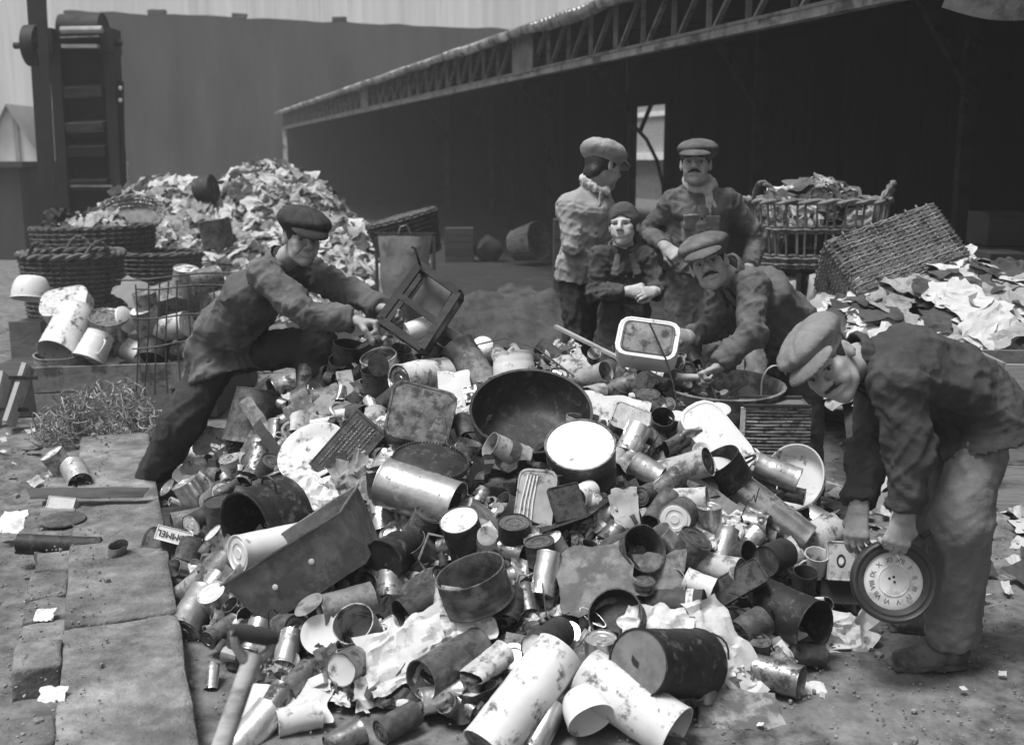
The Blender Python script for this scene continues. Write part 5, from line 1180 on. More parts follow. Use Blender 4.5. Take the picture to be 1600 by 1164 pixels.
for a in [('closed', 1060, 806, 50, 42, 185, .94, 'tin_dull', 'can with a blank white end, right of the tall pale panel', 'enamel', .08),
          ('closed', 1078, 782, 40, 52, 6, .3, 'tin_label', 'plain white-sided can, above the blank white end', None, .06), ('open', 1032, 797, 35, 52, 228, .68, 'tin_rust', 'rusty open can, its lid hanging left of the blank white end', None, .07),
          ('closed', 1108, 816, 38, 52, 92, .25, 'tin_bright', 'shiny waisted can, right of the blank white end', None, .06), ('open', 1032, 665, 36, 36, 85, .80, 'tin_dark', 'dark ring of a tin, holding something white by the spotted sheet', 'enamel', .07),
          ('closed', 1056, 664, 27, 30, 90, .6, 'tin_dark', 'small tin with a white lid, behind the foot bath', 'enamel', .05), ('crush', 1062, 692, 42, 58, 202, .42, 'tin_dull', 'torn open can, below the white-lidded small tin', None, .06),
          ('closed', 1068, 732, 44, 74, 20, .5, 'tin_label', 'striped can, lying left of the black saucepan', 'tin_dark', .07), ('dish', 1095, 706, 30, 4, 60, .9, 'enamel', 'white ring-shaped lid, left of the foot bath\'s lower end', None, .09),
          ('closed', 1040, 760, 36, 52, 215, .5, 'tin_dull', 'dull can pair\'s upper one, left of the dark plank', None, .06), ('closed', 1010, 735, 40, 46, 330, .3, 'tin_bright', 'shiny domed tin, right of the white-topped pot', None, .05),
          ('closed', 1015, 770, 30, 44, 190, .8, 'tin_rust', 'small brown disc-ended can, above the rusty open can', None, .06), ('closed', 988, 690, 40, 44, 240, .5, 'tin_bright', 'bright can with a white slash, right of the white-topped pot', None, .06),
          ('open', 1043, 845, 36, 42, 130, .3, 'tin_bright', 'bright cup with a bent handle, below the blank white end', None, .07), ('closed', 1075, 860, 52, 50, 60, .4, 'tin_rust', 'brown ribbed can, below the shiny waisted can', None, .06),
          ('closed', 1130, 855, 34, 60, 250, .3, 'tin_bright', 'thin shiny can, standing left of the dark round hole', None, .06), ('open', 1150, 870, 44, 40, 20, .7, 'tin_dark', 'dark hollow can, right of the thin shiny can', None, .05),
          ('closed', 1165, 720, 34, 30, 190, .6, 'tin_label', 'pale small can, under the ridged crate', None, .06)]:
    I(*a[:8], a[8], lid=a[9], lift=a[10], name='tin_can' if a[0] != 'dish' else 'metal_disc', cat='can' if a[0] != 'dish' else 'lid')
B('sheet', 1118, 780, 100, 26, 6, -42, (.1, .5, .85), 'wood_old', 'dark plank, slanting below the black saucepan', name='plank', cat='plank', bend=.01, lift=.06)
B('paper', 1140, 820, 44, 36, 12, 10, (.1, .5, .85), 'paper', 'ragged white paper, left of the tall shiny canister', name='crumpled_paper', cat='paper', bend=.3, lift=.05)
B('paper', 1095, 850, 40, 40, 12, 60, (.0, .5, .85), 'paper_grey', 'shredded grey paper, between the brown ribbed can and the thin shiny can', name='crumpled_paper', cat='paper', bend=.3, lift=.06)
# tub and crate behind, by the crouching man
O = I('open', 1130, 632, 186, 66, 90, .26, 'sheet_grey', 'wide metal tub, in front of the crouching man', name='tub', cat='tub', Y=4.82, dent=.015, taper=.8)
I('lid', 1124, 640, 36, 4, 92, .55, 'enamel_chip', 'small pale lid, on the near rim of the wide tub', name='metal_disc', cat='lid', Y=4.46)
p = at(1206, 672, 4.62); m = thing('ribbed_box', 'ridged grey box with many thin ribs, right of the foot bath', 'box', axis_frame(p, (0, 0, 1)) @ Matrix.Rotation(-.06, 4, 'Z'))
LAND.append((1206, 668, 45, 'ridged grey box'))
cw, ch, cd = .285, .25, .18
MB().box((0, 0, 0), (cw/2-.006, cd/2-.006, ch/2-.004)).dent(.006, 8, 4).build('shell', 'sheet_grey', m)
for i in range(17):
    z_ = -ch/2+ch*(i+.5)/17; q = vary(i).uniform(-.004, .004)
    MB().tube([(-cw/2, -cd/2+q, z_), (-cw*.2, -cd/2-.004, z_+q*.5), (cw*.2, -cd/2+q*.6, z_-q*.4), (cw/2, -cd/2, z_+q*.3), (cw/2, cd/2, z_)], ch/17*.47, 6).build('rib', 'tin_dull', m)
MB().box((-cw/2, -cd/2-.002, 0), (.010, .008, ch/2*.98)).dent(.006, 20, 3).build('torn_edge', 'paper', m)
MB().bar((-cw/2, -cd/2-.004, ch/2+.004), (cw/2, -cd/2-.004, ch/2+.006), .022, .010).build('top_rail', 'wood_dark', m)
MB().bar((-cw/2, cd/2, ch/2+.004), (cw/2, cd/2, ch/2+.004), .022, .010).build('top_rail', 'wood_dark', m)
# basin held by the crouching man
O = B('box', 1012, 538, 94, 62, 40, -14, (-.10, .48, .85), 'enamel', 'white rectangular basin, held up by the crouching man', rr=18, name='basin', cat='basin', Y=4.78, dent=.006)
m = rbox_mesh(O['_w']*.84, O['_hh']*.80, .006, .03, .004, 3); m.build('inside', 'iron_grey', O, Matrix.Translation((0, 0, O['_d']/2+.001)))
p = at(1078, 590, 4.72); reg(MB().tube([(-.06, 0, .005), (-.03, 0, 0), (.04, 0, 0)], [.019, .018, .016], 12).build('stick', 'wood_pale', None, Matrix.Translation(Vector(p))), 'short pale stick, in the lower hand of the crouching man', 'stick', 1075, 590, 8)
p0, p1 = at(868, 510, 5.3), at(1040, 596, 4.75); m = MB(); m.bar((0, 0, 0), p1-p0, .022, .014); reg(m.build('long_rod', 'wood_pale', None, Matrix.Translation(Vector(p0))), 'long rod, sloping down in front of the young woman', 'rod', 950, 550, 8)
for i, (pts, lb) in enumerate([([(1015, 505, 4.7), (1040, 560, 4.66), (1052, 600, 4.6), (1060, 640, 4.55)], 'thin black wire, upright before the white rectangular basin'),
        ([(740, 540, 5.0), (790, 528, 5.0), (840, 545, 4.95), (900, 590, 4.85), (960, 612, 4.8)], 'loose wire, looping over the top of the heap'),
        ([(1110, 640, 4.5), (1140, 615, 4.6), (1165, 600, 4.7)], 'stiff black wire, sticking out of the wide tub'),
        ([(1095, 560, 4.72), (1110, 600, 4.7), (1122, 630, 4.66)], 'dark iron rod, standing in the wide tub')]):
    P = [at(*q) for q in pts]; m = MB(); m.tube([q-P[0] for q in P], .004 if i != 3 else .008, 6); reg(m.build('wire', 'wire', None, Matrix.Translation(Vector(P[0]))), lb, 'wire', pts[1][0], pts[1][1], 5)
P0 = at(1190, 600, 4.5); m = MB(); m.tube([P0*0+np.array([-.0, 0, -.05])]+[np.array([.09*(1-math.cos(t_))*.6, 0, .08*math.sin(t_)]) for t_ in np.linspace(0, 2.6, 9)], .008, 6, flat=.4); reg(m.build('hoop_strip', 'zinc', None, Matrix.Translation(Vector(P0))), 'curled strip of hoop iron, at the right end of the wide tub', 'strip', 1200, 590, 12)
# ================================================================== baskets, heaps of paper, things lying about
def paper_mass(name, label, hfun, box, n, smin, smax, seed, mats=('paper', 'paper_grey', 'paper_dark'), wts=(.6, .3, .1), grid=5, amp=.22, base=True, spread=.0, tilt=.6):
    """one heap of crumpled sheets that nobody could count, over a dark core"""
    R = vary(seed); x0, x1, y0, y1 = box; parts = {k: ([], []) for k in range(len(mats))}; proto = []
    for i in range(10):
        m = crumple_mesh(1, R.uniform(.5, 1), grid, amp, seed+i, 0); proto.append((np.array(m.v), np.array(m.f)))
    c = np.array([(x0+x1)/2, (y0+y1)/2, 0])
    k = 0; tries = 0
    while k < n and tries < n*20:
        tries += 1; x, y = R.uniform(x0, x1), R.uniform(y0, y1); z = hfun(x, y)
        if z < .02 and R.rand() > spread: continue
        V, Fq = proto[R.randint(10)]; s = R.uniform(smin, smax)
        nx = (hfun(x-.1, y)-hfun(x+.1, y))/.2; ny = (hfun(x, y-.1)-hfun(x, y+.1))/.2
        zz = nrm([nx*tilt/.6+R.uniform(-tilt, tilt), ny*tilt/.6+R.uniform(-tilt, tilt)-.25, 1.0]); xx = nrm(np.cross([math.cos(k), math.sin(k), .1], zz)); yy = np.cross(zz, xx)
        P = (V*s) @ np.array([xx, yy, zz])+np.array([x, y, max(z, .01)+R.uniform(-.02, .06)*s*4])-c
        mi = int(np.searchsorted(np.cumsum(wts), R.rand()*.999)); pv, pf = parts[mi]; b = sum(len(q) for q in pv); pv.append(P); pf.append(Fq+b); k += 1
    Vs = []; Fs = []; mi = []; b = 0
    for j in parts:
        if parts[j][0]:
            v = np.concatenate(parts[j][0]); f = np.concatenate(parts[j][1]); Vs.append(v); Fs.append(f+b); mi += [j]*len(f); b += len(v)
    if base:
        g = 36; xs_ = np.linspace(x0, x1, g); ys_ = np.linspace(y0, y1, g); v = np.array([[x, y, hfun(x, y)-.05] for x in xs_ for y in ys_])-c; ii = np.arange(g*g).reshape(g, g)
        f = np.stack([ii[:-1, :-1], ii[1:, :-1], ii[1:, 1:], ii[:-1, 1:]], -1).reshape(-1, 4); Vs.append(v); Fs.append(f+b); mi += [len(mats)]*len(f)
    me = mesh_np(name, np.concatenate(Vs), np.concatenate(Fs), False)
    for q in mats: me.materials.append(MATS[q])
    me.materials.append(MATS['paper_dark']); me.polygons.foreach_set('material_index', mi); me.update()
    o = link(name, me); o.location = c; return stuff(o, label, 'paper')
def bump(cx, cy, rx, ry, h, p=1.0):
    return lambda x, y: h*max(0., 1-((x-cx)/rx)**2-((y-cy)/ry)**2)**p
def hsum(*fs): return lambda x, y: max(f(x, y) for f in fs)
c1, c2, c3 = at(265, 280, 13.6), at(418, 262, 13.9), at(520, 340, 13.0)
paper_mass('paper_heap', 'great pale heap of waste paper behind the baskets at the left', hsum(bump(c1[0], 13.6, 1.6, 1.5, c1[2]-.05, .8), bump(c2[0], 13.9, 1.6, 1.5, c2[2], .95), bump(c3[0], 13.2, 1.5, 1.4, c3[2]-.1, .9), bump(-3.2, 12.6, 2.2, 1.2, .8, .8)), (-6.0, -1.1, 11.4, 15.4), 4600, .06, .27, 31, wts=(.34, .36, .30), grid=4, amp=.26)
c1, c2 = at(1500, 422, 6.3), at(1390, 470, 6.1)
rh = hsum(bump(c1[0], 6.4, .95, 1.1, c1[2], .6), bump(c2[0], 6.2, .75, .9, c2[2], .6), bump(c1[0]+.7, 6.2, .9, .9, .85, .7))
paper_mass('paper_heap', 'heap of torn white paper under the tipped rectangular basket at the right', rh, (1.75, 4.2, 5.3, 7.4), 900, .08, .30, 32, wts=(.34, .44, .22), grid=9, amp=.11, tilt=.3)
paper_mass('paper_litter', 'torn paper and straw strewn over the ground behind the clock man', lambda x, y: .012, (1.15, 3.4, 4.0, 5.5), 240, .03, .16, 33, wts=(.5, .3, .2), grid=5, amp=.12, base=False, spread=1)
paper_mass('paper_litter', 'small pale scraps scattered over the open ground in front', lambda x, y: .0, (-2.6, 2.6, 2.4, 4.2), 130, .008, .030, 34, wts=(.55, .3, .15), grid=3, amp=.15, base=False, spread=1)
paper_mass('paper_litter', 'pale rubbish scattered on the ground beyond the heap', lambda x, y: .0, (-3.2, 1.2, 6.2, 10.5), 240, .04, .16, 35, wts=(.5, .3, .2), grid=4, amp=.2, base=False, spread=1)
paper_mass('paper_litter', 'scraps strewn on the earth bank left of the stone edging', lambda x, y: gz(x, y)+.012, (-3.6, -1.5, 3.2, 7.0), 110, .012, .07, 36, wts=(.6, .3, .1), grid=4, amp=.15, base=False, spread=1)
for px, py, w_, h_, nm, lb in ((82, 1084, 42, 18, 'paper_scrap', 'white paper scrap, on the stone edging at the bottom left'), (20, 815, 40, 30, 'paper_scrap', 'pale rag, at the left edge beside the stone edging'), (70, 960, 30, 16, 'paper_scrap', 'narrow white scrap, left of the kerb stones')):
    B('paper', px, py, w_, h_, 4, 8, (0, .8, .6), 'paper', lb, name=nm, cat='paper', bend=.08, lift=.0, Y=float(gr(px, py, .10)[1]))
# ---- gravel on the open ground
R = vary(55); m = MB(); ico = bmesh.new(); bmesh.ops.create_icosphere(ico, subdivisions=1, radius=1); iv = np.array([v.co for v in ico.verts]); ifc = [tuple(v.index for v in f.verts) for f in ico.faces]; ico.free(); VV = []; FF = []; k = 0
while k < 6500:
    x, y = R.uniform(-3.0, 3.4), 2.3+R.rand()**1.5*4.2
    if hp(x, y) > .03: continue
    r = R.uniform(.0018, .006)*(2.6 if R.rand() < .05 else 1); d = (x+1.1)+.36*(y-2.7); z = float(gz(x, y))
    if -.56 < d < .0: z = .085
    VV.append(iv*r*R.uniform(.6, 1.3, 3)+np.array([x, y, z+.012+r*.3])); FF.append(np.array(ifc)+12*k*1); k += 1
nv_ = len(iv); FF = [f-12*i+nv_*i for i, f in enumerate(FF)]
stuff(link('gravel', mesh_np('gravel', np.concatenate(VV), np.concatenate(FF), False), M('gravel', .22, .95, 0, .6, 30)), 'fine gravel and grit over the open ground', 'gravel')
# ---- wicker baskets
def basket(label, mw, a, b, h, flare, ns, mat, p=2.2, bands=((0, 1),), rowh=.018, sr=.009, handles=(), rim=.020, name='wicker_basket', tips=0, bow=.0):
    t = thing(name, label, 'basket', mw)
    def pt(u, z, off=0.):
        ca, sa = math.cos(u), math.sin(u); k = (abs(ca)**p+abs(sa)**p)**(-1/p); s = 1-flare+flare*(z/h)+bow*math.sin(PI*z/h)
        return np.array([(a*s+off)*ca*k, (b*s+off)*sa*k, z])
    for i in range(ns):
        u = 2*PI*i/ns; z1 = h+(tips*vary(i).uniform(.2, 1) if tips else 0); m = MB(); m.tube([pt(u+.02*math.sin(i*2.1), z1*q) for q in (0, .25, .5, .75, 1)], sr, 5); m.build('stake', mat, t)
    m = MB(); nr = int(h/rowh)
    for r in range(nr):
        z = h*(r+.5)/nr
        if not any(q0 <= z/h <= q1 for q0, q1 in bands): continue
        n = ns*2 if ns < 60 else ns
        m.tube([pt(2*PI*i/n, z+.003*math.sin(i*1.7+r), (sr*1.3)*(1 if (i//(1 if n == ns else 1)+r) % 2 else -1)*(1 if i % 2 == 0 or n == ns else 0)) for i in range(n)], rowh*.56, 4, closed=True)
    m.build('weave', mat, t)
    m = MB(); n = 64
    for ph in (0, PI): m.tube([pt(2*PI*i/n, h+rim*.5*math.sin(i*1.2+ph), rim*.6*math.cos(i*1.2+ph)) for i in range(n)], rim*.62, 6, closed=True)
    m.build('rim', mat, t)
    m = MB(); m.add([pt(2*PI*i/40, .012) for i in range(40)]+[np.array([0, 0, .012])], [(i, (i+1) % 40, 40) for i in range(40)]); m.build('bottom', mat, t)
    for u in handles:
        m = MB(); 
        for ph in (0, PI): m.tube([pt(u+(-.28+.56*i/14), h+.13*math.sin(PI*i/14), .010*math.cos(i*1.4+ph))+np.array([0, 0, .01*math.sin(i*1.4+ph)]) for i in range(15)], .013, 6)
        m.build('handle', mat, t)
    return t
def up(loc, rz=0, tilt=0, ax='X'): return Matrix.Translation(Vector(loc)) @ Matrix.Rotation(rz, 4, 'Z') @ Matrix.Rotation(tilt, 4, ax)
q = at(152, 400, 11.4); q[2] = 0
basket('large oval wicker hamper heaped with rags behind the handled basket', up(q, -.25, -.03, 'Y'), .66, .44, 1.02, .22, 46, 'wicker_dark', rowh=.024, sr=.012)
paper_mass('rag_filling', 'rags and paper heaped in the large oval hamper', bump(q[0], q[1], .6, .42, 1.10, .25), (q[0]-.56, q[0]+.56, q[1]-.36, q[1]+.36), 90, .10, .28, 41, mats=('paper_grey', 'paper', 'paper_dark'), wts=(.4, .25, .35), grid=6, amp=.3)
B('paper', 100, 345, 58, 34, 30, -20, (.1, .6, .8), 'cloth_dark', 'dark bundle of rags, on top of the large oval hamper', Y=11.3, name='rag_bundle', cat='bundle', bend=.35)
q2 = at(112, 400, 10.2); q2[2] = 0
basket('round wicker basket with two loop handles at the left', up(q2, .2), .45, .42, .84, .14, 38, 'wicker_dark', rowh=.022, sr=.011, handles=(PI*1.36, PI*1.72, PI*.5), rim=.035)
q3 = at(208, 345, 11.9)
basket('small flat wicker tray tilted on top of the rags', axis_frame(q3, camdir(.1, .6, .75)), .34, .26, .12, .2, 24, 'wicker', rowh=.02, sr=.008, name='wicker_tray')
q = at(250, 420, 11.2); q[2] = .15
basket('low round wicker basket beside the waste-paper heap', up(q), .42, .36, .62, .15, 30, 'wicker_dark', rowh=.022, sr=.01)
q = at(1270, 414, 8.0); hz_ = q[2]
basket('big openwork hamper full of waste standing behind the moustached man', up((q[0], 8.0, hz_), .04), .50, .36, .47, .12, 46, 'wicker', p=3.0, bands=((0, .2), (.50, .64), (.95, 1)), rowh=.020, sr=.009, handles=(PI*1.5-.95, PI*1.5+.95), rim=.026)
paper_mass('waste_filling', 'cloth and paper waste filling the openwork hamper', bump(q[0], 8.05, .5, .36, hz_+.55, .12), (q[0]-.42, q[0]+.42, 7.78, 8.30), 100, .10, .24, 42, mats=('paper_grey', 'paper', 'paper_dark'), wts=(.35, .2, .45), grid=6, amp=.25)
B('sheet', 1285, 300, 120, 36, 4, -6, (.1, .8, .6), 'sack', 'flat grey sheet, laid over the top of the openwork hamper', Y=8.0, name='metal_sheet', cat='sheet', bend=.05)
for x_, y_, w_, lb in ((1215, 458, 62, 'strapped paper bale below the openwork hamper, behind the crouching man'), (1290, 462, 66, 'mottled paper bale below the right end of the openwork hamper'), (1345, 480, 60, 'pale bale beside the tipped rectangular basket')):
    c = at(x_, y_, 7.8); k = w_/ppm(c); bt = thing('paper_bale', lb, 'bale', Matrix.Translation((c[0], 7.9, 0)))
    me = stone((0, 0, hz_/2-.03), (k/2, .3, hz_/2-.03), np.eye(3), int(x_), .05); link('bale_body', me, ('paper_grey', 'paper_dark', 'sack')[x_ % 3], bt)
    for s in (-.3, .3): m = MB(); m.box((k*s, -.33, hz_/2), (.015, .008, hz_/2-.02)); m.build('strap', 'ink', bt)
q = at(1408, 396, 6.35); ux = camdir(.935, .335, -.1); uz = camdir(-.30, .80, -.50); uz = nrm(uz-ux*np.dot(ux, uz)); uy = np.cross(uz, ux); k = 1/ppm(q)
basket('rectangular wicker basket tipped on the white paper heap', frame(q-uz*.16+uy*.22, ux, uy, uz), 97*k, .24, 92*k*1.15, .02, 44, 'wicker', p=16, rowh=.0135, sr=.0065, rim=.008, tips=.03)
p0 = at(1510, 405, 6.2); m = MB(); m.tube([(0, 0, 0), at(1530, 440, 6.25)-p0], .012, 6); tag(m.build('stick', 'wood_pale', None, Matrix.Translation(Vector(p0))), 'thin pale stick propping the right end of the tipped basket', 'stick')
q = at(806, 384, 18.0)
basket('round wicker basket lying on its side at the edge of the shed', axis_frame(q, camdir(.75, .1, .62)), .30, .30, .48, .2, 26, 'wicker', rowh=.018, sr=.008)
# ---- sack barrow behind the leaning man
q = at(634, 440, 10.6); q[2] = 0; sb = thing('sack_stand', 'square sack hung open in an upright iron frame behind the wooden frame', 'sack', Matrix.Translation(Vector(q)))
zt = at(634, 366, 10.6)[2]; hw_ = .275
for s in (-1, 1): m = MB(); m.bar((s*hw_, 0, 0), (s*hw_*1.02, 0, zt), .03, .03, (0, 1, 0)); m.build('upright', 'iron_grey', sb)
m = MB(); m.bar((-hw_-.02, 0, zt), (hw_+.02, 0, zt), .03, .03); m.build('top_rail', 'iron_grey', sb)
m = MB(); m.grid(lambda u, v: np.array([(u-.5)*2*hw_*(.95-.28*(1-v)), -.05-.10*math.sin(PI*u)*math.sin(PI*(.2+.7*(1-v)))+.02*math.sin(9*u+5*v), .05+(zt-.06)*v]), 16, 16); m.dent(.03, 5, 3); m.build('sack', 'sack', sb)
m = MB(); m.tube([(-.06, -.02, zt), (-.04, -.02, zt+.07), (.02, -.02, zt+.09), (.06, -.02, zt)], .008, 6); m.build('ring', 'zinc', sb)
q2 = at(626, 345, 11.3)
basket('overturned dark wicker basket behind the square sack', axis_frame(q2+np.array([0, 0, .05]), camdir(.25, -.93, -.2)), .36, .30, .42, -.25, 30, 'wicker_dark', rowh=.022, sr=.010)
# ---- dim boxes and a barrel inside the shed
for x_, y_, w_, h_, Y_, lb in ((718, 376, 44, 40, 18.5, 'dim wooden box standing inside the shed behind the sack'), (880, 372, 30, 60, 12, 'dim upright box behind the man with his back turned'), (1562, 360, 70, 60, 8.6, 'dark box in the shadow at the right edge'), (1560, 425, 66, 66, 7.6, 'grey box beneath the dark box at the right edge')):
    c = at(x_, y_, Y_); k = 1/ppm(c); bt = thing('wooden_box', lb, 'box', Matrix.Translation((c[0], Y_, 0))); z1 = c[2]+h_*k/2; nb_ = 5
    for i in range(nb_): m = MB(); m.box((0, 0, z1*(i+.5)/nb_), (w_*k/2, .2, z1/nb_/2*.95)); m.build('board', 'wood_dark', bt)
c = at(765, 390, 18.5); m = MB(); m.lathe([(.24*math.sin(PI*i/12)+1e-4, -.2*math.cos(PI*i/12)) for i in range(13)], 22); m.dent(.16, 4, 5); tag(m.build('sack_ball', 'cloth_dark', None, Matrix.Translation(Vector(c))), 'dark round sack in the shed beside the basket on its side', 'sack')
# ---- low bin of planks at the left, its junk, wire and mesh
pb = thing('plank_bin', 'low bin of weathered planks holding enamel ware at the left', 'bin', Matrix.Translation(Vector(at(150, 655, 7.1)*np.array([1, 1, 0])))); qb = at(150, 655, 7.1)*np.array([1, 1, 0])
pp = lambda x_, y_, Y_=7.1: at(x_, y_, Y_)-qb
for (x0, y0), (x1, y1), hh_, mt in (((52, 594), (312, 586), 40, 'wood_old'), ((58, 636), (270, 626), 42, 'wood_old'), ((60, 668), (240, 660), 20, 'wood_old')):
    a, b = pp(x0, y0), pp(x1, y1); m = MB(); m.bar(a, b, .03, hh_/ppm(qb+a)); m.dent(.012, 6, x0); m.build('plank', mt, pb)
a, b = pp(44, 572, 6.9), pp(14, 662, 6.7); m = MB(); m.bar(a, b, .13, .03, (1, 0, 0)); m.build('post', 'wood_pale', pb); a, b = pp(8, 585, 6.95), pp(-10, 668, 6.75); m = MB(); m.bar(a, b, .13, .03, (1, 0, 0)); m.build('post', 'wood_pale', pb)
for y_ in (590, 640): m = MB(); m.box(pp(36 if y_ < 600 else 22, y_, 6.78), (.09, .006, .012)); m.build('hinge', 'iron_black', pb)
m = MB(); m.box(pp(190, 600, 7.75)*np.array([1, 1, 0])+np.array([0, 0, .13]), (.85, .6, .13)); m.build('fill', 'wood_dark', pb)
YB = 7.5
I('basin', 48, 466, 58, 34, 270, .1, 'enamel', 'white domed lampshade, at the left of the plank bin', Y=8.2, name='lampshade', cat='lampshade')
p = at(46, 500, 8.2); m = MB(); m.box((0, 0, p[2]/2), (.12, .09, p[2]/2)); tag(m.build('wooden_post', 'wood_old', None, Matrix.Translation((p[0], 8.2, 0))), 'stubby post under the white domed lampshade', 'post')
B('box', 104, 478, 74, 44, 26, 8, (-.1, .6, .8), 'tin_label', 'clear oval dish, leaning behind the white pail', Y=7.8, name='dish', cat='dish', rr=18)
O = I('open', 106, 520, 62, 68, 258, .62, 'enamel_chip', 'white enamel pail, tipped towards the camera in the plank bin', Y=7.4, name='pail', cat='bucket', dent=.015)
I('open', 104, 566, 92, 30, 92, .25, 'zinc', 'low zinc pan, below the white enamel pail', Y=7.3, name='pan', cat='pan')
O = I('closed', 148, 543, 52, 44, 250, .3, 'enamel', 'white enamel jug, lying on the plank bin', Y=7.22, name='jug', cat='jug', taper=.8)
handle(O, (O['_r'], 0, .05), (O['_r'], 0, -.05), (.05, 0, 0), .006)
I('closed', 170, 519, 58, 50, 80, .52, 'tin_dull', 'dull round tin with a pull, in the plank bin', Y=7.5)
I('lid', 195, 500, 44, 8, 20, .3, 'enamel', 'white lid standing on edge, right of the dull round tin', Y=7.5, name='metal_disc', cat='lid')
for x_, y_, d_, l_, an, f_, mt, lb in ((230, 505, 40, 44, 100, .5, 'tin_label', 'pale tin, behind the wire mesh panel'), (268, 512, 40, 56, 10, .3, 'enamel_chip', 'white can lying, behind the wire mesh panel'), (240, 545, 52, 40, 270, .5, 'tin_dark', 'dark bowl-shaped tin, low behind the wire mesh panel'),
        (205, 548, 34, 60, 340, .3, 'enamel', 'bone-white bottle, behind the wire mesh panel\'s left side'), (290, 545, 34, 46, 20, .4, 'tin_dull', 'white tin at the right side of the wire mesh panel'), (215, 580, 60, 24, 90, .25, 'zinc', 'flat zinc pan, at the foot of the wire mesh panel'),
        (290, 440, 38, 40, 80, .4, 'tin_label', 'pale tin behind the top of the wire mesh panel'), (318, 440, 40, 40, 200, .6, 'tin_dull', 'dull can behind the leaning man\'s back'), (228, 475, 36, 34, 95, .3, 'tin_dull', 'grey tin, behind the mesh panel\'s upper left corner')):
    I('closed', x_, y_, d_, l_, an, f_, mt, lb, Y=YB)
B('box', 268, 462, 92, 30, 30, 20, (-.1, .5, .85), 'sheet_grey', 'long grey metal box, slanting behind the wire mesh panel', Y=7.7, rr=3)
B('sheet', 205, 455, 50, 40, 4, -35, (0, .5, .85), 'wood_old', 'slanting brown board, left of the long grey metal box', Y=8, name='board', cat='board', bend=.02)
I('closed', 342, 383, 50, 78, 100, .2, 'iron_grey', 'tall grey iron cylinder, beyond the leaning man\'s back', Y=12.2, name='iron_canister', cat='canister', rings=False)
I('closed', 322, 299, 44, 26, 10, .2, 'tin_dark', 'dark roll, on the waste-paper heap', Y=13.2, name='roll', cat='roll')
wp = thing('wire_mesh_panel', 'rusty wire mesh panel leaning on the junk behind the leaning man', 'mesh panel', Matrix.Translation(Vector(at(250, 520, 7.15)))); qo = at(250, 520, 7.15)
for i in range(8):
    x_ = 212+i*17; m = MB(); m.tube([at(x_+4*math.sin(i+t*3), 445+t*175-(x_-212)*.10, 7.25-.25*t)-qo for t in np.linspace(0, 1, 7)], .0055, 5); m.build('rod', 'wire', wp)
for (y0, y1, x0, x1) in ((438, 425, 182, 372), (452, 445, 214, 350), (498, 490, 208, 340), (545, 530, 206, 330), (575, 562, 208, 320), (592, 586, 215, 300)):
    m = MB(); m.tube([at(x0+(x1-x0)*t, y0+(y1-y0)*t+2*math.sin(t*7), 7.1)-qo for t in np.linspace(0, 1, 8)], .0065, 5); m.build('rod', 'wire', wp)
# tangle of wire
R = vary(77); m = MB(); c0 = at(168, 668, 6.55)*np.array([1, 1, 0])
for i in range(230):
    x, y = R.uniform(-.40, .38), R.uniform(-.16, .16); z = R.uniform(0, 1)*(.30*(1-(x/.46)**2)); r = R.uniform(.02, .07); nv = nrm(R.normal(size=3)); a_ = nrm(np.cross(nv, [.3, .5, .8])); b_ = np.cross(nv, a_)
    T = R.uniform(4, 11); pts = [np.array([x, y, z+.02])+a_*r*math.cos(t)+b_*r*math.sin(t)+nv*.008*t+.01*np.sin(t*np.array([1.3, 2.1, 1.7])) for t in np.linspace(0, T, int(T*2.2))]
    m.tube(pts, .0038, 4, caps=False)
stuff(m.build('wire_tangle', M('wire_pale', .26, .6, .4, .6, 20), None, Matrix.Translation(Vector(c0))), 'tangle of springy wire beside the leaning man\'s rear leg', 'wire')
# ---- things on the stone edging
I('open', 120, 742, 38, 36, 320, .7, 'tin_bright', 'bright open can on its side at the upper end of the stone edging', Y=5.35)
I('closed', 92, 722, 36, 34, 120, .4, 'tin_label', 'pale can behind the bright open can on the stone edging', Y=5.5)
B('sheet', 140, 770, 180, 14, 3, 2, (0, .8, .5), 'wood_dark', 'long dark lath, lying across the stone edging', Y=4.98, name='lath', cat='lath', bend=.01)
B('box', 98, 790, 42, 18, 24, -4, (.1, .5, .85), 'paper', 'small white carton, on the stone edging', Y=4.92, name='carton', cat='carton', rr=1, dent=.005)
I('lid', 98, 812, 70, 5, 90, .22, 'tin_rust', 'flat rusty ring lid, on the stone edging', Y=4.72, name='metal_disc', cat='lid')
I('pipe', 92, 852, 32, 118, 175, .25, 'iron_black', 'black flue pipe, lying across the stone edging', Y=4.42, name='flue_pipe', cat='pipe', dent=.03)
I('crush', 178, 866, 34, 40, 60, .4, 'tin_bright', 'crushed shiny tin, at the right end of the black flue pipe', Y=4.30, dent=.2)
for x_, y_, d_, l_, an, f_, mt, lb in ((395, 1140, 54, 66, 225, .6, 'tin_bright', 'large pale can, at the bottom edge right of the shovel shaft'), (430, 1096, 40, 40, 240, .7, 'tin_dull', 'dull can, behind the large pale can at the bottom edge'), (466, 1122, 44, 62, 185, .4, 'enamel_chip', 'white can on its side, at the bottom edge')):
    I('closed', x_, y_, d_, l_, an, f_, mt, lb)
B('paper', 440, 1100, 150, 50, 8, 10, (0, .8, .6), 'paper', 'torn white newspaper sheet, lying at the bottom edge behind the cans', name='newspaper', cat='newspaper', bend=.07)
